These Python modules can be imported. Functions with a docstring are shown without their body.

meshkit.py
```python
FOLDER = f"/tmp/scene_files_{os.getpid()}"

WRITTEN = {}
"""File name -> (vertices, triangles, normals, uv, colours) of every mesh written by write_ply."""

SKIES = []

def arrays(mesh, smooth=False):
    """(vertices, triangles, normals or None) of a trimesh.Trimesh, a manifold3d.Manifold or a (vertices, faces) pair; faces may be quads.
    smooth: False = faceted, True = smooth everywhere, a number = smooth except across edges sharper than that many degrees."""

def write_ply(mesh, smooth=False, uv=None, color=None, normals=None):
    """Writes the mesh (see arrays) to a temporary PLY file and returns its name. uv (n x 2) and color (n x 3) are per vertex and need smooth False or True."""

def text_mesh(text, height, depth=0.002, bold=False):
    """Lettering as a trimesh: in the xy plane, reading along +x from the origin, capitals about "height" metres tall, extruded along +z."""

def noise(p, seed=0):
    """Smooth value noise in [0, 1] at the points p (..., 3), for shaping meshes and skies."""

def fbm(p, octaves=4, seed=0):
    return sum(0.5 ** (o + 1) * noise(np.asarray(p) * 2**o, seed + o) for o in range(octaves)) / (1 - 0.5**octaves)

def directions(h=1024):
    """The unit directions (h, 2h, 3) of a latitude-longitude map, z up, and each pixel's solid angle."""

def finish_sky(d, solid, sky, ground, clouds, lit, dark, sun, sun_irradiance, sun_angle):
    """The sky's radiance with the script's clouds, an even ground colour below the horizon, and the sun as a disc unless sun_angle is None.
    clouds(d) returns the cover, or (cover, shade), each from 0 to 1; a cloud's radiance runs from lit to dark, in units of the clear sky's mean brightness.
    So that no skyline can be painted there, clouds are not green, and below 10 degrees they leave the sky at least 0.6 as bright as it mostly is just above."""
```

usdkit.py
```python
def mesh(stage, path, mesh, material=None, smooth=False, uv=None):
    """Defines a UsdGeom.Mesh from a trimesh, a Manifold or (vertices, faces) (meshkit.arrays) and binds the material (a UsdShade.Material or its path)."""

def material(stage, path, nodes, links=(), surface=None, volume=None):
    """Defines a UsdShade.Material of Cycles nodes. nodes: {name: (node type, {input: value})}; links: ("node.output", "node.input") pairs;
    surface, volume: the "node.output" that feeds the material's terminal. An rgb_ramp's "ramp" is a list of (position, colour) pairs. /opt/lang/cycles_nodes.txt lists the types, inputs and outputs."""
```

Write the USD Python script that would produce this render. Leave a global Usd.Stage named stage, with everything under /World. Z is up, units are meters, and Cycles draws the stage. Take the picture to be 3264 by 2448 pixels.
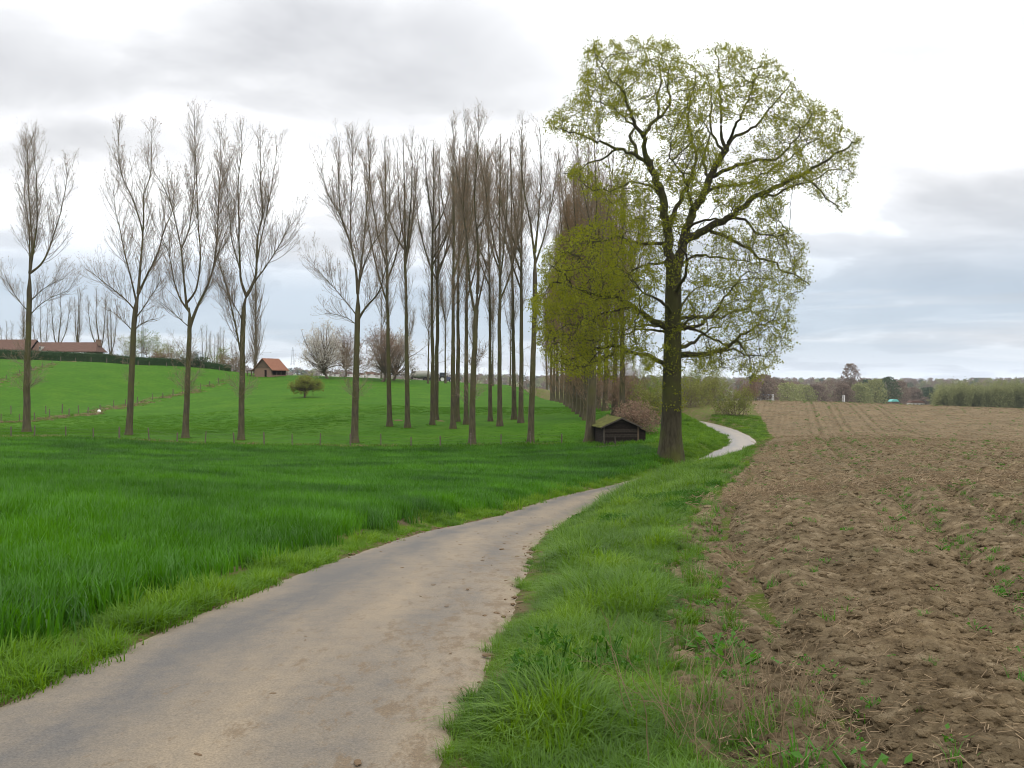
import math, numpy as np, trimesh, usdkit
from pxr import Usd, UsdGeom, UsdLux, UsdShade, Gf, Sdf, Vt
from scipy.interpolate import RBFInterpolator
from scipy.spatial import cKDTree
from meshkit import fbm, noise

stage = Usd.Stage.CreateInMemory()
UsdGeom.SetStageUpAxis(stage, 'Z'); UsdGeom.SetStageMetersPerUnit(stage, 1.0)
UsdGeom.Xform.Define(stage, '/World'); UsdGeom.Scope.Define(stage, '/World/Looks')

# ------------------------------------------------------------------ camera, sky, sun, exposure
EYE = 1.6                      # height of the eye above the road under the camera
K, CX, CY = 3175.0, 1632.0, 1224.0   # focal length and centre of the photograph in its own pixels
cam = UsdGeom.Camera.Define(stage, '/World/camera')
cam.CreateHorizontalApertureAttr(36.0); cam.CreateVerticalApertureAttr(27.0)
cam.CreateFocalLengthAttr(18.0 * K / 1632.0)
cam.CreateClippingRangeAttr((0.05, 20000.0))
cam.AddTranslateOp().Set((0, 0, EYE)); cam.AddRotateXOp().Set(90.0)
cam.CreateExposureAttr(0.0)

SUN_EL, SUN_AZ = math.radians(48), math.radians(150)     # behind the camera, to the right
sd = np.array([math.sin(SUN_AZ) * math.cos(SUN_EL), math.cos(SUN_AZ) * math.cos(SUN_EL), math.sin(SUN_EL)])
sun = UsdLux.DistantLight.Define(stage, '/World/sun')
sun.CreateIntensityAttr(0.40); sun.CreateAngleAttr(14.0); sun.CreateNormalizeAttr(True); sun.CreateColorAttr((1.0, 0.96, 0.90))
sun.AddRotateZOp().Set(-math.degrees(SUN_AZ)); sun.AddRotateXOp().Set(-(90 - math.degrees(SUN_EL)))

def sky_material():
    W = 13.0                     # radiance of bright overcast cloud in the sky texture's units
    n = {'sky': ('sky_texture', {'sky_type': 'single_scattering', 'sun_disc': False, 'sun_elevation': SUN_EL, 'sun_rotation': SUN_AZ}),
         'g': ('geometry', {}), 'nrm': ('vector_math', {'math_type': 'normalize'}), 'xyz': ('separate_xyz', {}),
         'zc': ('math', {'math_type': 'maximum', 'value2': 0.0}), 'zo': ('math', {'math_type': 'add', 'value2': 0.16}),
         'px': ('math', {'math_type': 'divide'}), 'py': ('math', {'math_type': 'divide'}), 'pv': ('combine_xyz', {'z': 0.0}),
         'n1': ('noise_texture', {'scale': 1.7, 'detail': 6.0, 'roughness': 0.5, 'distortion': 0.3}),
         # streaks of thinner cloud low over the horizon where the blue of the sky comes through
         'stv': ('mapping', {'scale': (1.5, 1.5, 20.0), 'location': (0.4, 0.9, 0.35)}),
         'n3': ('noise_texture', {'scale': 1.0, 'detail': 6.0, 'roughness': 0.55, 'distortion': 0.3}),
         'band': ('rgb_ramp', {'ramp': [(0.0, (.4, .4, .4)), (0.02, (.75, .75, .75)), (0.05, (1, 1, 1)), (0.09, (.9, .9, .9)), (0.14, (.3, .3, .3)), (0.2, (0, 0, 0))]}),
         'stf': ('rgb_ramp', {'ramp': [(0.30, (.12, .12, .12)), (0.50, (1, 1, 1))]}),
         'bm': ('math', {'math_type': 'multiply'}), 'bm2': ('math', {'math_type': 'multiply', 'value2': 0.92}),
         'skyc': ('mix_color', {'fac': 0.80, 'b': (0.44 * W, 0.52 * W, 0.625 * W)}),
         'fin': ('mix_color', {}), 'bg': ('background_shader', {'strength': 0.1})}
    l = [('g.position', 'nrm.vector1'), ('nrm.vector', 'xyz.vector'), ('xyz.z', 'zc.value1'), ('zc.value', 'zo.value1'),
         ('xyz.x', 'px.value1'), ('zo.value', 'px.value2'), ('xyz.y', 'py.value1'), ('zo.value', 'py.value2'), ('px.value', 'pv.x'), ('py.value', 'pv.y'), ('pv.vector', 'n1.vector'),
         ('nrm.vector', 'stv.vector'), ('stv.vector', 'n3.vector'), ('xyz.z', 'band.fac'), ('n3.fac', 'stf.fac'), ('band.color', 'bm.value1'), ('stf.color', 'bm.value2'), ('bm.value', 'bm2.value1'), ('sky.color', 'skyc.a')]
    # grey cloud banks all round the sky: centre and size on the cloud layer, weight
    last = None
    n['wv'] = ('vector_math', {'math_type': 'scale', 'scale': 0.55}); n['wn'] = ('vector_math', {'math_type': 'add', 'vector2': (-.28, -.28, 0)}); n['wp'] = ('vector_math', {'math_type': 'add'})
    l += [('n1.color', 'wv.vector1'), ('wv.vector', 'wn.vector1'), ('pv.vector', 'wp.vector1'), ('wn.vector', 'wp.vector2')]
    for k, (cx, cy, rx, ry, wt) in enumerate(CLOUDS):
        n[f's{k}'] = ('vector_math', {'math_type': 'subtract', 'vector2': (cx, cy, 0)}); n[f'm{k}'] = ('vector_math', {'math_type': 'multiply', 'vector2': (1 / rx, 1 / ry, 0)}); n[f'l{k}'] = ('vector_math', {'math_type': 'length'})
        n[f'r{k}'] = ('map_range', {'range_type': 'smoothstep', 'from_min': 1.25, 'from_max': 0.15, 'to_min': 0.0, 'to_max': wt, 'clamp': True})
        l += [('wp.vector', f's{k}.vector1'), (f's{k}.vector', f'm{k}.vector1'), (f'm{k}.vector', f'l{k}.vector1'), (f'l{k}.value', f'r{k}.value')]
        if last: n[f'a{k}'] = ('math', {'math_type': 'maximum'}); l += [(last, f'a{k}.value1'), (f'r{k}.result', f'a{k}.value2')]; last = f'a{k}.value'
        else: last = f'r{k}.result'
    n['cn'] = ('map_range', {'from_min': 0.32, 'from_max': 0.68, 'to_min': -0.27, 'to_max': 0.34, 'clamp': True}); n['ad'] = ('math', {'math_type': 'add', 'use_clamp': True})
    n['lit'] = ('rgb_ramp', {'ramp': [(0, (1.55 * W / 30, 1.57 * W / 30, 1.6 * W / 30)), (.12, (1.18 * W / 30, 1.19 * W / 30, 1.22 * W / 30)), (.45, (.90 * W / 30, .915 * W / 30, .945 * W / 30)), (1, (.60 * W / 30, .615 * W / 30, .655 * W / 30))]})
    n['up'] = ('vector_math', {'math_type': 'scale', 'scale': 30.0}); n['cie'] = ('math', {'math_type': 'multiply_add', 'value2': 25.0, 'value3': 15.5})   # an overcast sky is brightest overhead
    l += [('n1.fac', 'cn.value'), (last, 'ad.value1'), ('cn.result', 'ad.value2'), ('ad.value', 'lit.fac'), ('zc.value', 'cie.value1'), ('cie.value', 'up.scale'), ('lit.color', 'up.vector1'), ('up.vector', 'fin.a'), ('skyc.result', 'fin.b'), ('bm2.value', 'fin.fac'), ('fin.result', 'bg.color')]
    return usdkit.material(stage, '/World/Looks/sky', n, l, surface='bg.background')
CLOUDS = [(-.34, 2.02, .58, .30, .72), (-1.15, 1.98, .62, .30, .50), (-1.0, 2.42, .6, .14, .35), (1.45, 2.75, .5, .36, .34), (1.85, 3.3, .7, .4, .36), (.2, 3.3, 1.2, .25, .22), (1.9, 3.6, .9, .4, .6), (-2.4, .4, 1.0, .5, .6), (.5, -1.6, 1.2, .5, .6), (2.2, -.5, .8, .7, .5), (.3, .6, .9, .3, .35), (-1.6, -1.9, .9, .6, .5)]
dome = UsdLux.DomeLight.Define(stage, '/World/sky')
UsdShade.MaterialBindingAPI.Apply(dome.GetPrim()).Bind(sky_material())
dome.GetPrim().SetCustomDataByKey('kind', 'structure')

# ------------------------------------------------------------------ helpers
used = {}
def numbered(parent, name):
    k = used.get((parent, name), 0); used[(parent, name)] = k + 1
    return name if k == 0 else f'{name}_{k:03d}'

def tag(p, label=None, cat=None, group=None, kind=None):
    p = p.GetPrim() if hasattr(p, 'GetPrim') else p
    for k, v in (('label', label), ('category', cat), ('group', group), ('kind', kind)):
        if v: p.SetCustomDataByKey(k, v)
    return p

def obj(name, m, mat, parent=None, smooth=False, uv=None):
    base = str(parent.GetPath()) if parent is not None else '/World'
    if isinstance(m, list): m = cat(m)
    return usdkit.mesh(stage, f'{base}/{numbered(base, name)}', m, MAT[mat], smooth, uv).GetPrim()

def thing(name, label, category, loc=(0, 0, 0), rz=0.0, sc=1.0, group=None):
    x = UsdGeom.Xform.Define(stage, '/World/' + numbered('/World', name))
    x.AddTranslateOp().Set(Gf.Vec3d(*map(float, loc))); x.AddRotateZOp().Set(float(math.degrees(rz)))
    s = (sc, sc, sc) if np.ndim(sc) == 0 else sc
    x.AddScaleOp().Set(Gf.Vec3f(*map(float, s)))
    return tag(x, label, category, group)

def copy(src, label, loc, rz=0.0, sc=1.0, group=None):
    name = src.GetName().rsplit('_', 1)[0] if src.GetName()[-3:].isdigit() else src.GetName()
    t = thing(name, label, src.GetCustomDataByKey('category'), loc, rz, sc, group)
    t.GetReferences().AddInternalReference(src.GetPath()); t.SetInstanceable(True)
    if not group: t.SetCustomDataByKey('group', '')
    return t

def cat(parts):
    vs, fs, o = [], [], 0
    for p in parts:
        v, f = (p.vertices, p.faces) if hasattr(p, 'vertices') else p
        v = np.asarray(v, float); f = np.asarray(f, int)
        if f.shape[1] == 4: f = np.vstack([f[:, [0, 1, 2]], f[:, [0, 2, 3]]])
        vs.append(v); fs.append(f + o); o += len(v)
    return np.vstack(vs), np.vstack(fs)

def moved(m, loc=(0, 0, 0), rz=0.0, sc=1.0):
    v, f = (m.vertices, m.faces) if hasattr(m, 'vertices') else m
    c, s = math.cos(rz), math.sin(rz)
    v = np.asarray(v, float) * sc
    return np.stack([v[:, 0] * c - v[:, 1] * s, v[:, 0] * s + v[:, 1] * c, v[:, 2]], 1) + np.asarray(loc, float), f

def box(a, b):
    a, b = np.asarray(a, float), np.asarray(b, float)
    m = trimesh.creation.box(extents=np.abs(b - a)); m.apply_translation((a + b) / 2)
    return np.array(m.vertices), np.array(m.faces)

def cyl(r, h, p=(0, 0, 0), axis='z', n=16):
    m = trimesh.creation.cylinder(radius=r, height=h, sections=n)
    if axis == 'x': m.apply_transform(trimesh.transformations.rotation_matrix(math.pi / 2, [0, 1, 0]))
    if axis == 'y': m.apply_transform(trimesh.transformations.rotation_matrix(math.pi / 2, [1, 0, 0]))
    m.apply_translation(p)
    return np.array(m.vertices), np.array(m.faces)

def prism(poly, y0, y1):
    """poly: (x, z) outline, extruded along y."""
    from shapely.geometry import Polygon
    m = trimesh.creation.extrude_polygon(Polygon(poly), y1 - y0, engine='earcut')
    v = np.array(m.vertices)
    return np.stack([v[:, 0], y0 + v[:, 2], v[:, 1]], 1), np.array(m.faces)[:, ::-1]

def tubes(pts, rad, s=3):
    """Tubes along N polylines at once: pts (N, n, 3), rad (N, n)."""
    pts = np.asarray(pts, float); rad = np.asarray(rad, float)
    N, n = rad.shape
    t = np.gradient(pts, axis=1); t /= np.maximum(np.linalg.norm(t, axis=2, keepdims=True), 1e-9)
    ref = np.where(np.abs(t[:, :1, 2:3]) > 0.75, [[[1.0, 0, 0]]], [[[0, 0, 1.0]]])
    ref = np.broadcast_to(ref, t.shape)
    a = np.cross(t, ref); a /= np.maximum(np.linalg.norm(a, axis=2, keepdims=True), 1e-9)
    b = np.cross(t, a)
    th = np.arange(s) * 2 * math.pi / s
    v = pts[:, :, None] + rad[:, :, None, None] * (a[:, :, None] * np.cos(th)[:, None] + b[:, :, None] * np.sin(th)[:, None])
    i = np.arange(N * n * s).reshape(N, n, s)
    q = np.stack([i[:, :-1], np.roll(i[:, :-1], -1, 2), np.roll(i[:, 1:], -1, 2), i[:, 1:]], -1).reshape(-1, 4)
    return v.reshape(-1, 3), np.vstack([q[:, [0, 2, 1]], q[:, [0, 3, 2]]])

def unit(v): return v / np.maximum(np.linalg.norm(v, axis=-1, keepdims=True), 1e-9)

def grow(rng, p0, d0, L, r0, n, trop=0.3, wig=0.12, tip=0.3):
    N = len(L); pts = np.zeros((N, n + 1, 3)); pts[:, 0] = p0; d = unit(d0)
    for i in range(n):
        d = unit(d + wig * rng.normal(size=(N, 3)) + np.array([0, 0, 1.0]) * np.asarray(trop).reshape(-1, 1) / n)
        pts[:, i + 1] = pts[:, i] + d * (L / n)[:, None]
    return pts, np.asarray(r0)[:, None] * (1 - (1 - tip) * np.linspace(0, 1, n + 1))

def sprout(rng, pts, rad, spacing, t0, tilt, flat=0.0):
    """Points and directions for branches that leave the polylines pts: (index, t, position, direction, parent radius)."""
    N, n, _ = pts.shape
    L = np.linalg.norm(np.diff(pts, axis=1), axis=2).sum(1)
    k = np.floor(L * (1 - t0) / spacing + rng.random(N)).astype(int)
    i = np.repeat(np.arange(N), k)
    t = t0 + (1 - t0) * rng.random(len(i))
    x = t * (n - 1); j = np.minimum(x.astype(int), n - 2); f = (x - j)[:, None]
    p = pts[i, j] * (1 - f) + pts[i, j + 1] * f; d = unit(pts[i, j + 1] - pts[i, j])
    r = rad[i, j] * (1 - f[:, 0]) + rad[i, j + 1] * f[:, 0]
    side = rng.normal(size=(len(i), 3)); side[:, 2] *= 1 - flat; side = unit(side - (side * d).sum(1, keepdims=True) * d)
    a = np.radians(rng.uniform(*tilt, size=len(i)))[:, None]
    return i, t, p, d * np.cos(a) + side * np.sin(a), r, L[i]

def leaves(rng, p, size, droop=0.0, aspect=0.55, d=None):
    """One folded leaf (two triangles) at each point."""
    n = len(p); size = np.broadcast_to(size, n) * rng.uniform(0.7, 1.3, n)
    d = unit(rng.normal(size=(n, 3)) + [0, 0, -droop]) if d is None else unit(d + 0.5 * rng.normal(size=(n, 3)))
    s = unit(np.cross(d, rng.normal(size=(n, 3)))); nn = np.cross(d, s)
    L, w = size[:, None], (size * aspect / 2)[:, None]
    v = np.stack([p, p + d * L * 0.5 + s * w + nn * w * 0.35, p + d * L, p + d * L * 0.5 - s * w + nn * w * 0.35], 1)
    i = np.arange(n)[:, None] * 4
    return v.reshape(-1, 3), np.vstack([i + [0, 1, 2], i + [0, 2, 3]])

def resample(p, n):
    p = np.asarray(p, float); s = np.r_[0, np.cumsum(np.linalg.norm(np.diff(p[:, :3], axis=0), axis=1))]
    from scipy.interpolate import PchipInterpolator
    return PchipInterpolator(s, p, axis=0)(np.linspace(0, s[-1], n))

def at(u, v, Y):
    """The point at depth Y seen at pixel (u, v) of the photograph."""
    return np.array([(u - CX) / K * Y, Y, EYE - (v - CY) / K * Y])
def atd(u, v, Y): return at(u * 1.47559, v * 1.47559, Y)

# ------------------------------------------------------------------ materials
MAT = {}
def M(name, n, l, surface='p.BSDF'): MAT[name] = usdkit.material(stage, '/World/Looks/' + name, n, l, surface=surface)

def leaf(name, ramp, trans=0.35, rough=0.6, tcol=1.25, big=None, spec=0.12):
    """Leaves and blades: the colour varies from blade to blade and slowly over the ground."""
    n = {'g': ('geometry', {}), 'o': ('object_info', {}), 'm': ('mix_float', {'fac': 0.35}), 'r': ('rgb_ramp', {'ramp': ramp}),
         'p': ('principled_bsdf', {'roughness': rough, 'specular_ior_level': spec}),
         'h': ('hsv', {'value': tcol, 'saturation': 1.1, 'hue': 0.49}), 't': ('translucent_bsdf', {}), 'x': ('mix_closure', {'fac': trans})}
    l = [('g.random_per_island', 'm.a'), ('o.random', 'm.b'), ('h.color', 't.color'), ('p.BSDF', 'x.closure1'), ('t.BSDF', 'x.closure2')]
    if big:
        n['z'] = ('noise_texture', {'scale': big, 'detail': 3.0}); n['m2'] = ('mix_float', {'fac': 0.45})
        n['zr'] = ('map_range', {'from_min': 0.3, 'from_max': 0.7, 'clamp': True})
        l += [('g.position', 'z.vector'), ('z.fac', 'zr.value'), ('m.result', 'm2.a'), ('zr.result', 'm2.b'), ('m2.result', 'r.fac')]
    else: l += [('m.result', 'r.fac')]
    l += [('r.color', 'p.base_color'), ('r.color', 'h.color')]
    M(name, n, l, 'x.closure')

def ground(name, ramp, scale, bump=0.4, dist=0.05, rough=0.9, second=None, bscale=None):
    n = {'g': ('geometry', {}), 'a': ('noise_texture', {'scale': scale, 'detail': 8.0, 'roughness': 0.65}), 'r': ('rgb_ramp', {'ramp': ramp}),
         'b': ('noise_texture', {'scale': bscale or scale * 6, 'detail': 6.0, 'roughness': 0.7}), 'u': ('bump', {'strength': bump, 'distance': dist}),
         'p': ('principled_bsdf', {'roughness': rough, 'specular_ior_level': 0.05})}
    l = [('g.position', 'a.vector'), ('g.position', 'b.vector'), ('a.fac', 'r.fac'), ('b.fac', 'u.height'), ('u.normal', 'p.normal')]
    if second:
        sc2, ramp2, f = second
        n['c'] = ('noise_texture', {'scale': sc2, 'detail': 5.0}); n['r2'] = ('rgb_ramp', {'ramp': ramp2}); n['x'] = ('mix_color', {'blend_type': 'multiply', 'fac': f})
        l += [('g.position', 'c.vector'), ('c.fac', 'r2.fac'), ('r.color', 'x.a'), ('r2.color', 'x.b'), ('x.result', 'p.base_color')]
    else: l += [('r.color', 'p.base_color')]
    M(name, n, l)

def bark(name, c1, c2, sc=3.0, green=None):
    n = {'t': ('texture_coordinate', {}), 'm': ('mapping', {'scale': (sc * 2.5, sc * 2.5, sc * 0.5)}), 'a': ('noise_texture', {'scale': 1.0, 'detail': 6.0, 'roughness': 0.65}),
         'r': ('rgb_ramp', {'ramp': [(0.3, c1), (0.7, c2)]}), 'u': ('bump', {'strength': 0.7, 'distance': 0.04}), 'p': ('principled_bsdf', {'roughness': 0.9, 'specular_ior_level': 0.15})}
    l = [('t.object', 'm.vector'), ('m.vector', 'a.vector'), ('a.fac', 'r.fac'), ('a.fac', 'u.height'), ('u.normal', 'p.normal')]
    if green:
        n['c'] = ('noise_texture', {'scale': 0.5, 'detail': 4.0}); n['cr'] = ('rgb_ramp', {'ramp': [(0.42, (0, 0, 0)), (0.62, (1, 1, 1))]}); n['x'] = ('mix_color', {'b': green})
        l += [('t.object', 'c.vector'), ('c.fac', 'cr.fac'), ('cr.color', 'x.fac'), ('r.color', 'x.a'), ('x.result', 'p.base_color')]
    else: l += [('r.color', 'p.base_color')]
    M(name, n, l)

def plain(name, c, rough=0.7, var=0.25, sc=4.0, metal=0.0):
    c = np.array(c)
    n = {'t': ('texture_coordinate', {}), 'a': ('noise_texture', {'scale': sc, 'detail': 5.0, 'roughness': 0.6}), 'r': ('rgb_ramp', {'ramp': [(0.25, tuple(c * (1 - var))), (0.75, tuple(np.minimum(c * (1 + var), 1)))]}),
         'p': ('principled_bsdf', {'roughness': rough, 'metallic': metal, 'specular_ior_level': 0.08 if rough > .6 else 0.5})}
    M(name, n, [('t.object', 'a.vector'), ('a.fac', 'r.fac'), ('r.color', 'p.base_color')])

leaf('wheat', [(0.12, (.014, .056, .002)), (0.42, (.036, .120, .003)), (0.72, (.066, .19, .006)), (0.93, (.11, .26, .014)), (1, (.18, .26, .05))], 0.28, 0.45, big=0.25, spec=0.22)
leaf('verge', [(0.05, (.032, .075, .005)), (0.35, (.066, .14, .009)), (0.65, (.12, .205, .014)), (0.88, (.19, .26, .028)), (1, (.33, .29, .12))], 0.3, 0.55, big=0.8)
leaf('bank', [(0.05, (.026, .062, .004)), (0.35, (.058, .122, .007)), (0.6, (.108, .19, .011)), (0.84, (.185, .26, .02)), (0.93, (.25, .27, .06)), (1, (.38, .31, .17))], 0.3, 0.5, big=1.1, spec=0.2)
leaf('nettle', [(0.2, (.03, .085, .008)), (0.6, (.06, .135, .016)), (1, (.13, .19, .05))], 0.25, 0.6)
leaf('weed', [(0.2, (.045, .12, .014)), (0.6, (.08, .17, .022)), (1, (.2, .2, .04))], 0.3, 0.5)
leaf('straw', [(0.0, (.14, .10, .06)), (0.5, (.26, .19, .11)), (1, (.42, .33, .2))], 0.1, 0.7)
leaf('pasture_tuft', [(0.1, (.034, .098, .004)), (0.5, (.050, .128, .005)), (1, (.08, .15, .012))], 0.3, 0.6, big=0.06)
leaf('oak_leaf', [(0.0, (.13, .145, .010)), (0.35, (.23, .25, .018)), (0.7, (.32, .33, .03)), (0.9, (.40, .38, .06)), (1, (.36, .25, .07))], 0.42, 0.5, 1.3)
leaf('poplar_bud', [(0.0, (.17, .11, .06)), (0.6, (.27, .165, .085)), (1, (.24, .2, .08))], 0.25, 0.6)
leaf('blossom', [(0.0, (.34, .31, .26)), (0.5, (.56, .53, .47)), (1, (.7, .68, .63))], 0.35, 0.7)
leaf('brown_bud', [(0.0, (.14, .09, .06)), (1, (.28, .2, .14))], 0.25, 0.7)
leaf('apple_leaf', [(0.0, (.12, .135, .025)), (1, (.25, .24, .06))], 0.3, 0.6)
leaf('hedge_leaf', [(0.0, (.012, .03, .006)), (0.7, (.025, .055, .01)), (1, (.05, .075, .015))], 0.15, 0.55)
leaf('scrub_leaf', [(0.0, (.12, .135, .03)), (0.6, (.2, .2, .045)), (1, (.24, .18, .08))], 0.3, 0.6)
leaf('spring_leaf', [(0.0, (.09, .14, .015)), (1, (.22, .25, .04))], 0.3, 0.6)
leaf('far_green', [(0.0, (.13, .14, .065)), (0.5, (.21, .215, .09)), (1, (.27, .25, .12))], 0.3, 0.8)
leaf('far_brown', [(0.0, (.12, .09, .07)), (0.5, (.18, .135, .1)), (1, (.2, .17, .11))], 0.3, 0.8)
leaf('far_dark', [(0.0, (.035, .055, .028)), (1, (.075, .095, .045))], 0.15, 0.8)
bark('poplar_bark', (.030, .026, .016), (.085, .070, .043), 2.0, (.06, .058, .02))
bark('poplar_twig', (.11, .092, .066), (.19, .155, .112), 2.0)
bark('avenue_twig', (.105, .076, .042), (.19, .134, .074), 2.0)
bark('oak_bark', (.020, .017, .010), (.060, .052, .030), 3.0, (.055, .058, .014))
bark('twig', (.06, .045, .03), (.13, .10, .07), 2.0)
ground('soil', [(0.28, (.056, .040, .022)), (0.44, (.112, .082, .047)), (0.57, (.172, .130, .077)), (0.72, (.28, .22, .142))], 4.5, 1.0, 0.06, 0.95, (0.5, [(0.35, (.78, .80, .78)), (0.5, (1, 1, 1)), (0.66, (1.08, 1.05, 1.0))], 1.0), 26.0)
ground('field_soil', [(0.2, (.05, .038, .022)), (0.8, (.12, .09, .055))], 6.0, 0.8, 0.03)
ground('verge_soil', [(0.3, (.14, .10, .062)), (0.46, (.105, .085, .04)), (0.58, (.06, .09, .010)), (0.75, (.08, .125, .012))], 1.5, 0.8, 0.06, 0.95, None, 40.0)
ground('pasture', [(0.25, (.026, .080, .002)), (0.5, (.036, .098, .003)), (0.75, (.055, .116, .005))], 0.16, 0.5, 0.05, 0.95, (1.6, [(0.3, (.72, .78, .72)), (0.7, (1.1, 1.08, 1.05))], 1.0), 5.0)
ground('far_ground', [(0.35, (.07, .13, .03)), (0.5, (.11, .12, .05)), (0.65, (.12, .09, .06))], 0.008, 0.1, 0.5, 0.95)
plain('post_wood', (.10, .082, .062), 0.9, 0.4, 6.0)
plain('wire', (.10, .10, .10), 0.5, 0.1, 4.0, 0.6)
plain('dark_plank', (.017, .013, .010), 0.9, 0.5, 9.0)
plain('weathered_plank', (.034, .028, .022), 0.9, 0.5, 9.0)
plain('plank_edge', (.06, .052, .042), 0.9, 0.3, 9.0)
plain('moss_roof', (.075, .076, .020), 0.95, 0.6, 3.0)
plain('tile_red', (.098, .058, .044), 0.85, 0.3, 2.5)
plain('tile_orange', (.185, .085, .053), 0.85, 0.25, 3.0)
plain('brick_wall', (.16, .105, .075), 0.9, 0.25, 6.0)
plain('white_wall', (.42, .40, .37), 0.85, 0.08, 2.0)
plain('white_paint', (.78, .78, .77), 0.5, 0.05, 2.0)
plain('dark_gap', (.012, .011, .01), 0.9, 0.2, 4.0)
plain('window_glass', (.03, .035, .04), 0.15, 0.1, 4.0)
plain('timber', (.09, .065, .045), 0.9, 0.35, 6.0)
plain('tank_grey', (.21, .205, .175), 0.5, 0.18, 2.0)
plain('tyre', (.02, .02, .02), 0.85, 0.2, 8.0)
plain('rim_white', (.55, .55, .52), 0.6, 0.1, 4.0)
plain('tractor_blue', (.045, .05, .10), 0.5, 0.2, 4.0)
plain('machine_dark', (.07, .055, .05), 0.7, 0.3, 4.0)
plain('mast_grey', (.30, .33, .37), 0.6, 0.05, 1.0)
plain('turquoise', (.10, .34, .31), 0.6, 0.06, 2.0)
plain('mud', (.11, .075, .045), 0.95, 0.3, 20.0)
plain('stone_white', (.6, .58, .54), 0.85, 0.1, 8.0)

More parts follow.
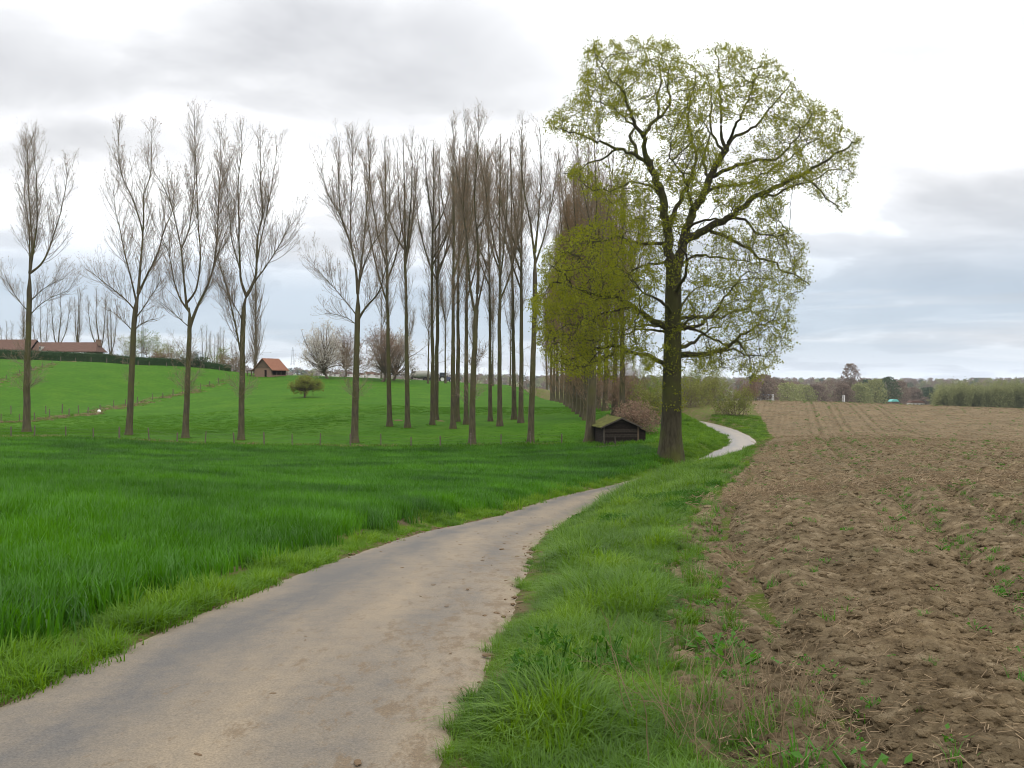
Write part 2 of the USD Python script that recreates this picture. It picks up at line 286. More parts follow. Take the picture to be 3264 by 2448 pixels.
# the road: asphalt under a film of dried mud, thin in the wheel tracks
M('road', {'uv': ('attribute', {'attribute': 'st'}), 's': ('separate_xyz', {}), 'g': ('geometry', {}),
     'lane': ('rgb_ramp', {'ramp': [(0.0, (.95, .95, .95)), (0.08, (.45, .45, .45)), (0.22, (.06, .06, .06)), (0.40, (.52, .52, .52)), (0.58, (.70, .70, .70)), (0.76, (.36, .36, .36)), (0.92, (.80, .80, .80)), (1, (1, 1, 1))]}),
     'st': ('mapping', {'scale': (1.9, 0.42, 1.0)}), 'n1': ('noise_texture', {'scale': 1.0, 'detail': 7.0, 'roughness': 0.6, 'distortion': 0.4}),
     'n2': ('noise_texture', {'scale': 5.5, 'detail': 9.0, 'roughness': 0.78}), 'a1': ('math', {'math_type': 'multiply_add', 'value2': 1.5, 'value3': -0.75}), 'a2': ('math', {'math_type': 'multiply_add', 'value2': 1.1, 'value3': -0.55}),
     's1': ('math', {'math_type': 'add'}), 's2': ('math', {'math_type': 'add', 'use_clamp': True}),
     'dust': ('mix_color', {'a': (.088, .080, .071), 'b': (.205, .160, .105)}),
     'm3': ('mapping', {'scale': (1.0, .45, 1.0), 'rotation': (0, 0, -.25)}), 'n3': ('noise_texture', {'scale': 7.0, 'detail': 7.0, 'roughness': 0.8}), 'e3': ('math', {'math_type': 'multiply_add', 'value2': .17, 'value3': -0.04}), 'b3': ('math', {'math_type': 'add'}), 'dr': ('rgb_ramp', {'ramp': [(0.60, (0, 0, 0)), (0.69, (1, 1, 1))]}), 'mu': ('mix_color', {'b': (.115, .078, .042)}), 'df': ('math', {'math_type': 'multiply', 'value2': 0.75}),
     'n4': ('noise_texture', {'scale': 90.0, 'detail': 4.0, 'roughness': 0.7}), 'gr': ('rgb_ramp', {'ramp': [(0.3, (.60, .60, .60)), (0.7, (1.2, 1.2, 1.2))]}), 'gm': ('mix_color', {'blend_type': 'multiply', 'fac': 1.0}),
     'wet': ('map_range', {'from_min': 46.0, 'from_max': 62.0, 'to_min': 0.85, 'to_max': 0.42, 'clamp': True}), 'xyz': ('separate_xyz', {}),
     'u': ('bump', {'strength': 0.35, 'distance': 0.01}), 'p': ('principled_bsdf', {'specular_ior_level': 0.35})},
  [('uv.vector', 's.vector'), ('s.x', 'lane.fac'), ('g.position', 'st.vector'), ('st.vector', 'n1.vector'), ('g.position', 'n2.vector'), ('g.position', 'm3.vector'), ('m3.vector', 'n3.vector'), ('s.x', 'e3.value1'), ('e3.value', 'b3.value1'), ('n3.fac', 'b3.value2'), ('g.position', 'n4.vector'),
   ('n1.fac', 'a1.value1'), ('n2.fac', 'a2.value1'), ('a1.value', 's1.value1'), ('a2.value', 's1.value2'), ('s1.value', 's2.value1'), ('lane.color', 's2.value2'), ('s2.value', 'dust.fac'),
   ('b3.value', 'dr.fac'), ('dr.color', 'df.value1'), ('df.value', 'mu.fac'), ('dust.result', 'mu.a'), ('mu.result', 'gm.a'), ('n4.fac', 'gr.fac'), ('gr.color', 'gm.b'), ('gm.result', 'p.base_color'),
   ('g.position', 'xyz.vector'), ('xyz.y', 'wet.value'), ('wet.result', 'p.roughness'), ('n4.fac', 'u.height'), ('u.normal', 'p.normal')])

# ------------------------------------------------------------------ the lie of the land
ROADC = np.array([(-2.3, -9, -1.6), (-1.95, -3, -1.6), (-1.62, 1.0, -1.58), (-1.47, 4.0, -1.56), (-1.36, 5, -1.58), (-1.14, 8.1, -1.77), (-0.70, 16.3, -2.54), (0.95, 29, -3.78), (2.5, 37, -4.3), (6.9, 50, -4.9),
                  (11.9, 62, -5.05), (15.0, 71, -5.07), (19.9, 86, -5.06), (22.0, 98, -5.03), (23.3, 112, -4.92), (23.6, 123, -4.85), (23.4, 135, -4.8), (21.5, 155, -4.65), (15.5, 190, -4.4), (9, 230, -4.0), (2, 290, -3.6)], float)
ROADC[:, 2] += EYE
HW = 1.22
road = resample(ROADC, 2400)
rt = unit(np.gradient(road[:, :2], axis=0)); rn = np.stack([rt[:, 1], -rt[:, 0]], 1)      # to the right of the way
rs = np.r_[0, np.cumsum(np.linalg.norm(np.diff(road[:, :2], axis=0), axis=1))]
rtree = cKDTree(road[:, :2])
def lateral(x, y):
    """Signed distance from the middle of the road (right is positive) and the road's height there."""
    q = np.stack([np.ravel(x), np.ravel(y)], 1)
    _, i = rtree.query(q)
    s = ((q - road[i, :2]) * rn[i]).sum(1); d = np.linalg.norm(q - road[i, :2], axis=1)
    return (np.where(s < 0, -1, 1) * d).reshape(np.shape(x)), road[i, 2].reshape(np.shape(x)), i.reshape(np.shape(x))

FIELD_EDGE = np.array([(0.55, -6), (0.72, 0), (0.80, 4), (0.95, 6.3), (1.25, 8.2), (2.55, 15.8), (4.7, 24), (10.8, 45.7), (14.0, 57), (18, 72), (24.0, 92), (26.6, 104), (30.5, 122), (43.6, 190), (47, 207)])
FENCE = np.array([(-80, 83.0), (-44, 83.5), (-27, 84.5), (-14, 85.5), (-3.5, 86), (3, 86), (8, 85), (12, 82), (13.5, 80)], float)       # the fence between the wheat and the pasture

POP = {  # base of each poplar: pixel and depth
 't1': (85, 1378, 92), 't2': (410, 1389, 91), 't3': (591, 1398, 90), 't4': (768, 1405, 90), 'a': (1130, 1413, 89), 'g': (1505, 1418, 88), 'm': (1691, 1414, 88), 'n': (1880, 1411, 88),
 'b': (1242, 1361, 104), 'c': (1299, 1366, 103), 'd': (1378, 1356, 106), 'd2': (1389, 1340, 114), 'e': (1444, 1369, 102), 'e2': (1457, 1347, 112), 'f': (1486, 1356, 108), 'h': (1563, 1346, 114), 'j': (1593, 1361, 104), 'k': (1639, 1340, 116), 'l': (1660, 1351, 108)}
AVE = [(1868, 1340, 105), (1859, 1330, 112), (1845, 1321, 120), (1832, 1313, 130), (1823, 1302, 140), (1810, 1297, 150), (1803, 1292, 162), (1790, 1286, 176), (1777, 1280, 195), (1765, 1277, 215), (1758, 1268, 235), (1743, 1248, 290)]
OAKB = (2133, 1455, 62.0)
DIAG = [(-60, 1350, 137), (3, 1346, 139), (62, 1345, 141), (110, 1341, 143), (158, 1333, 146), (220, 1327, 149), (280, 1321, 152), (320, 1311, 158), (362, 1300, 165), (400, 1295, 170), (437, 1289, 175), (486, 1277, 183), (518, 1270, 188), (551, 1262, 193), (582, 1256, 198), (612, 1250, 203), (640, 1242, 209), (668, 1232, 215), (696, 1221, 222), (730, 1212, 230)]
UPPER = [(-40, 1232, 180), (22, 1210, 192), (60, 1197, 200), (100, 1182, 208), (135, 1174, 215), (165, 1163, 224), (193, 1153, 234), (240, 1153, 240), (290, 1155, 242), (340, 1157, 242), (390, 1161, 242), (440, 1165, 242), (475, 1167, 242), (530, 1169, 242), (590, 1172, 242), (650, 1176, 243), (700, 1180, 243)]
ctl = [at(*p) for p in list(POP.values()) + AVE + [OAKB] + DIAG + UPPER]
ctl += [atd(*p) for p in [
  # the bank right of the road and the ploughed field
  (1560, 1659, 3.95), (1450, 1390, 6.3), (1440, 1290, 8.2), (1470, 1130, 15.8), (1540, 1060, 24), (1625, 985, 45.7), (1640, 965, 57), (1644, 955, 72), (1655, 946, 95), (1400, 1052, 29), (1420, 1030, 38), (1460, 1014, 42), (1500, 1006, 45), (1540, 998, 50), (1580, 985, 55), (1605, 975, 60),
  (2212, 1659, 4), (2212, 1300, 7.6), (2212, 1100, 14.5), (1900, 1200, 10), (1800, 1050, 20), (2212, 1000, 27), (1800, 972, 43), (2212, 977, 38), (1750, 942, 80), (2212, 957, 75), (1700, 900, 130), (2212, 915, 130),
  (1630, 868, 192), (1800, 871, 198), (2000, 878, 200), (2212, 886, 205), (2700, 900, 210), (1640, 874, 225), (1800, 879, 225), (2000, 888, 230), (2212, 898, 232), (2700, 915, 240), (1650, 880, 260), (1900, 893, 265), (2212, 912, 270), (2700, 930, 270), (2700, 1659, 4), (2700, 1100, 15), (2700, 990, 38),
  # wheat
  (0, 1349, 6.83), (220, 1268, 8.6), (514, 1172, 12.9), (735, 1132, 17), (1000, 1090, 26), (1200, 1063, 36), (1376, 1020, 54), (-300, 1350, 7), (0, 1150, 11), (0, 1060, 20), (300, 1050, 25), (300, 1024, 34), (0, 1018, 32), (700, 1052, 33), (900, 1058, 36),
  (300, 1000, 60), (0, 985, 60), (700, 1003, 60), (1000, 1003, 60), (1200, 1008, 60), (-400, 975, 60), (0, 948, 84), (400, 960, 85), (766, 967, 86), (1018, 968, 86), (1275, 962, 85), (-500, 930, 85), (-500, 900, 140),
  # round the far bend
  (1500, 928, 100), (1440, 935, 92), (1500, 890, 140), (1560, 872, 150), (1400, 880, 130), (1420, 870, 170)]]
ctl += [at(*p) for p in [(0, 1145, 246), (215, 1152, 250), (410, 1163, 250), (700, 1180, 250), (-400, 1130, 250), (150, 1140, 275), (400, 1150, 275), (790, 1200, 240), (877, 1200, 240), (971, 1266, 170), (1048, 1208, 235), (1098, 1203, 245), (1216, 1216, 235), (1250, 1213, 240),
  (987, 1199, 250), (1307, 1212, 262), (1410, 1221, 270), (1480, 1225, 275), (1620, 1229, 280), (1700, 1236, 285), (1570, 1229, 240), (600, 1262, 190), (900, 1330, 130), (1150, 1300, 140), (1400, 1290, 160), (1600, 1290, 160), (1000, 1230, 205), (1300, 1236, 215)]]
for p in (-0.9, -0.55, -0.3, -0.1, 0.1, 0.35, 0.6, 0.9):
    ctl.append((p * 330, 330, EYE + (4.5 if p < -0.3 else -3 if p < 0.05 else -8 if p < .2 else -15)))
    ctl.append((p * 480, 480, EYE + (1 if p < -0.3 else -9 if p < .05 else -12 if p < .2 else -19)))
    ctl += [(p * 700, 700, EYE - (11 if p < .05 else 13 if p < .2 else 17)), (p * 1200, 1200, EYE - (9 if p < .05 else 13)), (p * 4000, 4000, EYE - 14)]
for p in (-1.3, 1.3):
    ctl += [(p * y, y, EYE + z) for y, z in ((4, -1.6), (12, -1.8), (40, -3.0), (90, -4.5), (150, -4.5))]
ctl = np.array(ctl)
pq = lambda x, y: np.stack([np.asarray(x) / (np.maximum(y, 2.0) + 4), 0.55 * np.log(np.maximum(y, 2.0) + 4)], -1)
rbf = RBFInterpolator(pq(ctl[:, 0], ctl[:, 1]), ctl[:, 2], kernel='thin_plate_spline', smoothing=2e-4)

def sstep(a, b, x): t = np.clip((x - a) / (b - a), 0, 1); return t * t * (3 - 2 * t)
def H(x, y):
    x, y = np.broadcast_arrays(np.asarray(x, float), np.asarray(y, float))
    f = pq(np.clip(x, -1.2 * (np.maximum(y, 2) + 4), 1.2 * (np.maximum(y, 2) + 4)), y).reshape(-1, 2)
    z = np.concatenate([rbf(f[i:i + 60000]) for i in range(0, len(f), 60000)]).reshape(x.shape)
    d, zr, _ = lateral(x, y)
    w = 1 - sstep(HW + 0.02, HW + 1.1 + 0.7 * sstep(15, 40, y), np.abs(d))
    return z * (1 - w) + zr * w
def on(x, y, dz=0.0): return np.array([x, y, float(H(np.array([x]), np.array([y]))[0]) + dz])

def field_x(y): return np.interp(y, FIELD_EDGE[:, 1], FIELD_EDGE[:, 0])
def fence_y(x): return np.interp(x, FENCE[:, 0], FENCE[:, 1])
def wob(x, y, s, seed=0): return noise(np.stack([x * s, y * s, 0 * x + seed * 7.3], -1), seed) - 0.5

# the ground sheets share one grid that gets coarser with distance
qs = np.concatenate([np.linspace(math.log(2.0), math.log(60), 300), np.linspace(math.log(60), math.log(330), 130)[1:], np.linspace(math.log(330), math.log(4500), 60)[1:]])
ps = np.linspace(-0.95, 0.95, 340)
GY, GP = np.meshgrid(np.exp(qs), ps, indexing='ij'); GX = GP * (GY + 1.5)
GZ = H(GX, GY)
LAT, _, _ = lateral(GX, GY)
FX = field_x(GY)
infield = (GX > FX) & (GY < 207)
wheat_in = (LAT < -(HW + 0.62 + 0.35 * wob(GX, GY, 0.9))) & (GY < fence_y(GX)) & (GX < 11)
past_in = (GY >= fence_y(GX)) & (LAT < -HW - 0.8) & (GY < 285)
GZ = GZ - 0.06 * (1 - sstep(HW - 0.22, HW + 0.04, np.abs(LAT))) - 0.12 * ((GX > FX + 0.25) & (GY < 206))
GZ += (0.035 * wob(GX, GY, 2.2) + 0.06 * wob(GX, GY, 0.6)) * sstep(HW, HW + 0.4, np.abs(LAT)) * sstep(80, 30, GY)
GZ += 0.30 * wob(GX, GY, 0.035, 3) * past_in
idx = np.arange(GX.size).reshape(GX.shape)
quad = np.stack([idx[:-1, :-1], idx[:-1, 1:], idx[1:, 1:], idx[1:, :-1]], -1).reshape(-1, 4)
GV = np.stack([GX, GY, GZ], -1).reshape(-1, 3)
region = np.full(GX.shape, 0); region[wheat_in] = 1; region[past_in] = 2; region[(GY >= 285)] = 3; region[infield & (GX > FX + 0.6 + 0.03 * GY)] = 4
qr = region[:-1, :-1].reshape(-1)
def sheet(name, r, mat):
    q = quad[qr == r]; u, inv = np.unique(q, return_inverse=True)
    p = obj(name, (GV[u], inv.reshape(-1, 4)), mat, smooth=True); tag(p, kind='structure'); return p
sheet('grass_verge', 0, 'verge_soil'); sheet('wheat_field', 1, 'field_soil'); sheet('pasture', 2, 'pasture'); sheet('far_fields', 3, 'far_ground')
# the land all round, beneath and behind
gx = np.sign(np.linspace(-1, 1, 81)) * np.abs(np.linspace(-1, 1, 81)) ** 2.2 * 6000
gX, gY = np.meshgrid(gx, gx, indexing='xy'); gZ = H(gX, np.maximum(gY, -400)) - 1.0 - 0.004 * np.maximum(gY, 0)
gZ = np.where(gY > 3000, gZ - 10, gZ); gi = np.arange(gX.size).reshape(gX.shape)
tag(obj('ground', (np.stack([gX, gY, gZ], -1).reshape(-1, 3), np.stack([gi[:-1, :-1], gi[:-1, 1:], gi[1:, 1:], gi[1:, :-1]], -1).reshape(-1, 4)), 'pasture', smooth=True), kind='structure')
# a closer sheet behind the camera
bx, by = np.meshgrid(np.linspace(-25, 25, 60), np.linspace(-25, 2.2, 40)); bi = np.arange(bx.size).reshape(bx.shape)
bl, _, _ = lateral(bx, by)
tag(obj('grass_verge', (np.stack([bx, by, H(bx, by) - 0.06 * (np.abs(bl) < HW + .2) - 0.01], -1).reshape(-1, 3), np.stack([bi[:-1, :-1], bi[:-1, 1:], bi[1:, 1:], bi[1:, :-1]], -1).reshape(-1, 4)), 'verge_soil', smooth=True), kind='structure')

# ploughed field: clods, furrows and wheel ruts as relief
rng = np.random.default_rng(5)
fq = np.concatenate([np.linspace(math.log(2.4), math.log(24), 500), np.linspace(math.log(24), math.log(207), 160)[1:]])
fp = np.linspace(0.0, 1.0, 370)
FYg, FPg = np.meshgrid(np.exp(fq), fp, indexing='ij')
edge = field_x(FYg) - 0.12 + 0.25 * wob(0 * FYg, FYg, 1.1, 9)
FXg = edge + FPg ** 1.15 * (0.80 * (FYg + 1.5) - edge)
FZ = H(FXg, FYg)
dirx, diry = 0.272, 0.962                      # the run of the furrows
across = FXg * diry - FYg * dirx
along = FXg * dirx + FYg * diry
def n3(x, y, s, seed=0): return noise(np.stack([x * s, y * s, np.full_like(x, seed * 3.7)], -1), seed)
near = sstep(60, 12, FYg)
clod = fbm(np.stack([FXg * 3.2, FYg * 3.2, 0 * FXg], -1), 3, 11)
fine = fbm(np.stack([FXg * 13, FYg * 13, 0 * FXg], -1), 3, 21)
big = n3(FXg, FYg, 1.1, 4)
lump = np.maximum(n3(FXg, FYg, 6.5, 6) - 0.52, 0) * np.maximum(n3(FXg, FYg, 1.6, 8) - 0.35, 0)
rows = np.sin(2 * math.pi * (across / 0.78 + 0.35 * n3(along * 0.4, across * 0.4, 1, 3)))
rut = sum(np.exp(-((across - c + 0.12 * (n3(along, across * 0, 0.25, 5) - 0.5)) / 0.15) ** 2) for c in (1.7, 2.75, 5.0, 6.1, 8.5, 9.6, 12.2, 13.3)) + 0.8 * np.exp(-((FXg - edge - .92) / 0.16) ** 2) * (FYg < 40)
berm = sum(np.exp(-((across - c - .34) / 0.16) ** 2) for c in (1.7, 5.0, 8.5, 12.2))
FZ = FZ + 0.02 + (0.07 * (clod - 0.5) + 0.05 * (big - 0.5) + 0.06 * (fine - 0.5) * (0.4 + 0.6 * near) + 0.34 * lump + 0.030 * rows * (0.7 + n3(FXg, FYg, 0.3, 2)) - 0.19 * rut + 0.05 * berm)
FZ -= 0.10 * sstep(0.06, 0.0, FPg)
fi = np.arange(FXg.size).reshape(FXg.shape)
ploughed = obj('ploughed_field', (np.stack([FXg, FYg, FZ], -1).reshape(-1, 3), np.stack([fi[:-1, :-1], fi[:-1, 1:], fi[1:, 1:], fi[1:, :-1]], -1).reshape(-1, 4)), 'soil', smooth=True)
tag(ploughed, kind='structure')

# road strip
cs = np.linspace(-1, 1, 13); ri = np.arange(0, 2400, 3)
rw = HW + 0.10 * (noise(np.stack([rs[ri] * 1.3, 0 * ri, 0 * ri], -1), 2) - 0.5)
RX = road[ri, 0][:, None] + rn[ri, 0][:, None] * cs * rw[:, None]; RY = road[ri, 1][:, None] + rn[ri, 1][:, None] * cs * rw[:, None]
RZ = np.repeat(road[ri, 2][:, None], 13, 1) + 0.02 * (1 - cs ** 2) - 0.03 * (np.abs(cs) == 1) - 0.012 * np.exp(-((np.abs(cs) - 0.55) / 0.2) ** 2)
rI = np.arange(RX.size).reshape(RX.shape)
tag(obj('road', (np.stack([RX, RY, RZ], -1).reshape(-1, 3), np.stack([rI[:-1, :-1], rI[:-1, 1:], rI[1:, 1:], rI[1:, :-1]], -1).reshape(-1, 4)[:, ::-1]), 'road', smooth=True,
        uv=np.stack([np.broadcast_to((cs + 1) / 2, RX.shape), np.broadcast_to(rs[ri][:, None], RX.shape)], -1).reshape(-1, 2)), kind='structure')

# ------------------------------------------------------------------ poplars
def poplar_crown(rng, stems, c0, dens=1.0, reach=4.0, low=0):
    """Ascending branches, twigs and catkins round the stems [(points, radii)] of one tree, from the height c0 up. Returns (branches, buds)."""
    out, tips = [], []
    top = max(p[:, 2].max() for p, _ in stems)
    for si, (p, r) in enumerate(stems):
        i, t, q, d, pr, L = sprout(rng, p[None], r[None], 0.19 / dens, 0.0 if si == 0 else 0.10, (22, 46))
        k = (q[:, 2] > c0 + rng.normal(size=len(q)) * 0.8) | (si > 0)
        q, d, pr = q[k], d[k], pr[k]
        h = np.clip((q[:, 2] - c0) / (top - c0), 0, 1); own = np.linalg.norm(p[-1] - p[0])
        ln = reach * (0.35 + 0.65 * np.clip(1.25 - h, 0, 1)) * rng.uniform(0.45, 1.0, len(q))
        ln = np.minimum(np.minimum(ln, np.maximum(top + 0.4 - q[:, 2], 0.7) * 1.05), max(0.62 * own, 1.0))
        P1, R1 = grow(rng, q, d, ln, np.minimum(0.007 + 0.0055 * ln, pr * 0.7), 5, 1.1, 0.06, 0.3)
        out.append(tubes(P1, R1, 3))
        i, t, q, d, pr, L = sprout(rng, P1, R1, 0.30 / dens, 0.15, (25, 50))
        ln = np.clip(L * (1 - t) * 0.6 + 0.3, 0.3, 1.7) * rng.uniform(0.5, 1.1, len(q))
        P2, R2 = grow(rng, q, d, ln, np.minimum(0.0075 + 0 * ln, pr), 3, 0.8, 0.10, 0.45)
        out.append(tubes(P2, R2, 3))
        i, t, q, d, pr, L = sprout(rng, P2, R2, 0.30, 0.2, (25, 55))
        ln = rng.uniform(0.2, 0.6, len(q))
        P3, R3 = grow(rng, q, d, ln, np.full(len(q), 0.0048), 1, 0.4, 0.12, 0.6)
        out.append(tubes(P3, R3, 3))
        tips += [P3[:, 1], P2[:, 3], P2[:, 2]]
    if low:      # water shoots low on the trunk
        p, r = stems[0]
        k = rng.integers(0, 2, low); hs = np.array([0.15, 0.235])[k] * top + rng.normal(size=low) * 0.35
        q = np.stack([np.interp(hs, p[:, 2], p[:, j]) for j in range(3)], 1)
        d = unit(np.stack([rng.normal(size=low), rng.normal(size=low), rng.uniform(0.2, 1.0, low)], 1))
        P1, R1 = grow(rng, q, d, rng.uniform(1.0, 3.0, low), np.full(low, .016), 5, 0.7, 0.12, .4); out.append(tubes(P1, R1, 3))
        i, t, q, d, pr, L = sprout(rng, P1, R1, 0.13, 0.25, (25, 60))
        P2, R2 = grow(rng, q, d, rng.uniform(.3, .9, len(q)), np.full(len(q), .008), 3, 0.3, 0.12, .6); out.append(tubes(P2, R2, 3)); tips.append(P2[:, 3])
    tips = np.vstack(tips)
    tips = tips[rng.random(len(tips)) < 0.62]
    return cat(out), leaves(rng, tips, 0.11, 0.6, 0.42)

def poplar(name, label, base, stems, seed, c0, dens=1.0, reach=4.0, low=0, group=None, rz=0.0, twig='poplar_twig'):
    rng = np.random.default_rng(seed)
    t = thing(name, label, 'tree', base, rz, 1.0, group)
    trunk = []
    for j, (p, r) in enumerate(stems):
        trunk.append(tubes(p[None], r[None], 12 if j == 0 else 8))
    obj('trunk', cat(trunk), 'poplar_bark', t, smooth=True)
    br, bu = poplar_crown(rng, stems, c0, dens, reach, low)
    c = obj('crown', br, twig, t)
    obj('catkins', bu, 'poplar_bud', c)
    return t

def stem(rng, pts, r0, r1, n=26, wob=0.10):
    p = resample(pts, n); s = np.linspace(0, 1, n)
    w = np.cumsum(rng.normal(size=(n, 3)) * wob * 0.25, 0); w -= w[0]; w[:, 2] = 0
    p = p + w * np.minimum(s * 4, 1)[:, None]
    return p, r0 + (r1 - r0) * s ** 0.8

def flare(p, r):
    h = p[:, 2] - p[0, 2]
    return p, r * (1 + 0.5 * np.exp(-np.maximum(h, 0) / 0.45))

def traced(key, polys, seed, c0_px, off, sc, **kw):
    """A poplar whose main stems follow pixel polylines (crop pixels, scale sc, offset off, width px); each stem gets its own depth."""
    u0, v0, Y = POP[key]; base = at(u0, v0, Y); base = on(base[0], base[1], -0.1)
    rng = np.random.default_rng(seed); st = []
    for j, (pl, w0, w1) in enumerate(polys):
        pl = np.array(pl, float); q = np.array([at(off[0] + a / sc, off[1] + b / sc, Y) for a, b in pl]) - base
        if j == 0: q[0] = (0, 0, 0)
        if j:
            d = (q[-1, 2] - q[0, 2]); t = np.clip((q[:, 2] - q[0, 2]) / max(d, 1e-6), 0, 1)
            q[:, 1] += rng.uniform(-1, 1) * min(d * 0.22, 3.0) * t
        m = Y / K / sc / 2
        if j:                                          # start inside the wood it grows from
            a = np.vstack([p for p, _ in st]); k = np.argmin(((a - q[0]) ** 2 * [1, .2, 1]).sum(1)); off_ = a[k] - q[0]
            q = q + off_ * np.clip(1 - np.linspace(0, 2.5, len(q)), 0, 1)[:, None]
        st.append(stem(rng, q, w0 * m * (1 if j == 0 else .8), w1 * m * (1 if j == 0 else .8), 34 if j == 0 else 26, 0.05))
    s_ = np.linspace(0, 1, len(st[0][1])); st[0] = flare(st[0][0], st[0][1] * (1 - .6 * sstep(.88, 1, s_)))
    st[1:] = [(a, b * (1 + .35 * np.exp(-np.linspace(0, 1, len(b)) / .12))) for a, b in st[1:]]
    c0 = at(0, off[1] + c0_px / sc, Y)[2] - base[2]
    return base, st, c0

C1 = dict(off=(0, 300), sc=1.382); C2 = dict(off=(900, 300), sc=1.382)
TR = {
 't1': ([([(117, 1490), (122, 1200), (128, 1000), (129, 870), (130, 790)], 33, 20), ([(130, 800), (112, 600), (75, 400), (70, 270), (62, 200)], 10, 2.5), ([(130, 790), (138, 700), (118, 500), (102, 330), (98, 250), (120, 165)], 13, 2.5), ([(133, 790), (160, 660), (180, 540), (186, 400), (165, 200)], 11, 2.5),
        ([(133, 800), (190, 740), (235, 600), (265, 480), (284, 320)], 11, 2.5), ([(130, 920), (190, 860), (270, 815)], 7, 2), ([(128, 980), (180, 920), (300, 865)], 6, 2), ([(126, 960), (80, 900), (30, 800)], 5, 2)], 760, C1, 11, 1.0),
 't2': ([([(567, 1505), (577, 1300), (583, 1100), (595, 940), (605, 880)], 30, 21), ([(603, 880), (612, 700), (620, 560), (616, 450), (645, 330), (640, 135)], 15, 2.5), ([(592, 910), (560, 760), (530, 620), (505, 500), (500, 420)], 10, 2.5), ([(612, 610), (570, 450), (530, 360), (507, 260), (505, 100)], 8, 2.5),
        ([(608, 870), (650, 790), (700, 690), (722, 610), (760, 520), (772, 420)], 13, 3), ([(590, 960), (540, 890), (480, 840), (405, 780)], 8, 2), ([(594, 990), (650, 920), (720, 820)], 8, 2), ([(586, 1050), (630, 1010), (700, 990)], 6, 2), ([(582, 1045), (535, 990), (475, 950)], 6, 2)], 720, C1, 12, 1.0),
 't3': ([([(817, 1517), (820, 1300), (826, 1100), (830, 1010), (827, 940)], 30, 17), ([(826, 950), (780, 880), (755, 790), (735, 700), (690, 600)], 10, 3), ([(826, 940), (815, 820), (808, 700), (785, 580), (760, 480), (705, 370)], 13, 2.5), ([(828, 915), (870, 850), (885, 700), (875, 560), (870, 400), (865, 250), (862, 70)], 10, 2.5),
        ([(832, 1020), (870, 920), (905, 850), (935, 750), (950, 600), (950, 450), (985, 320)], 17, 3), ([(940, 740), (970, 680), (1012, 590)], 7, 3), ([(808, 690), (830, 580), (840, 400), (826, 230)], 8, 2.5), ([(935, 720), (955, 520), (960, 300), (950, 170)], 7, 2.5), ([(824, 1030), (770, 970), (690, 900)], 5, 2)], 760, C1, 13, 0.95),
 't4': ([([(1062, 1527), (1068, 1300), (1071, 1100), (1076, 950), (1088, 890)], 29, 20), ([(1050, 1180), (1040, 1050), (1030, 960), (1000, 830), (970, 700)], 12, 3), ([(1086, 890), (1062, 800), (1060, 600), (1060, 400), (1078, 250), (1070, 145)], 13, 2.5), ([(1088, 900), (1130, 780), (1130, 640), (1150, 520), (1140, 370), (1140, 190)], 15, 2.5),
        ([(1112, 830), (1180, 740), (1230, 660), (1280, 560)], 9, 2.5), ([(1130, 730), (1165, 560), (1190, 430), (1217, 220)], 8, 2.5), ([(1062, 760), (1020, 600), (1010, 420), (1030, 270)], 7, 2.5), ([(1072, 1010), (1020, 900), (950, 810)], 6, 2)], 760, C1, 14, 1.0),
 'a': ([([(318, 1538), (322, 1200), (325, 1000), (323, 880)], 34, 22), ([(318, 885), (315, 780), (297, 650), (292, 450), (297, 300), (290, 140)], 14, 2.5), ([(300, 700), (265, 560), (200, 430), (170, 320)], 8, 2.5), ([(332, 880), (345, 760), (360, 640), (370, 480), (385, 230)], 13, 2.5),
        ([(333, 1000), (370, 940), (430, 870), (462, 770), (500, 690)], 13, 3), ([(338, 870), (390, 680), (440, 600), (470, 500), (470, 330)], 9, 2.5), ([(318, 980), (270, 900), (155, 770)], 6, 2), ([(316, 1015), (270, 980), (185, 965)], 5, 2), ([(296, 640), (250, 500), (240, 350), (245, 200)], 7, 2.5)], 760, C2, 15, 1.05),
 'g': ([([(836, 1545), (838, 1300), (845, 1050), (852, 880)], 31, 19), ([(838, 980), (815, 800), (812, 620), (780, 420), (760, 250), (750, 130)], 13, 2.5), ([(852, 890), (862, 700), (850, 480), (860, 300), (868, 110)], 14, 2.5), ([(845, 960), (890, 780), (930, 640), (900, 470), (905, 260)], 10, 2.5), ([(815, 640), (800, 470), (815, 300), (800, 110)], 8, 2.5), ([(860, 600), (905, 500), (880, 330), (840, 170)], 7, 2.5)], 640, C2, 16, 1.35),
 'm': ([([(1093, 1540), (1105, 1200), (1112, 900), (1112, 700)], 30, 17), ([(1112, 720), (1090, 560), (1060, 400), (1050, 250), (1060, 110)], 12, 2.5), ([(1112, 700), (1130, 520), (1140, 350), (1130, 150)], 12, 2.5), ([(1112, 760), (1160, 600), (1190, 450), (1220, 250)], 10, 2.5)], 620, C2, 17, 1.35),
 'n': ([([(1355, 1535), (1362, 1300), (1368, 1000), (1370, 700)], 46, 22), ([(1370, 720), (1350, 520), (1320, 350), (1310, 160)], 12, 3), ([(1370, 700), (1385, 520), (1380, 330), (1370, 130)], 13, 3), ([(1370, 760), (1420, 600), (1450, 430), (1460, 230)], 11, 3)], 620, C2, 18, 1.3),
}
TLAB = {'t1': 'bare poplar leftmost of the front row, standing alone at the left end of the fence', 't2': 'tall bare poplar with low outstretched left bough, left of the widely forked one',
 't3': 'bare poplar that forks widely into two bare arms at mid height', 't4': 'bare poplar with a double trunk in front of the small red roofed barn',
 'a': 'bare poplar with curved right limb at the left end of the dense poplar group', 'g': 'bare poplar with thick crown and low side shoots in the middle of the front row',
 'm': 'bare poplar trunk just left of the oak\'s low yellow green foliage', 'n': 'thick trunked poplar standing right beside the dark wooden shed'}
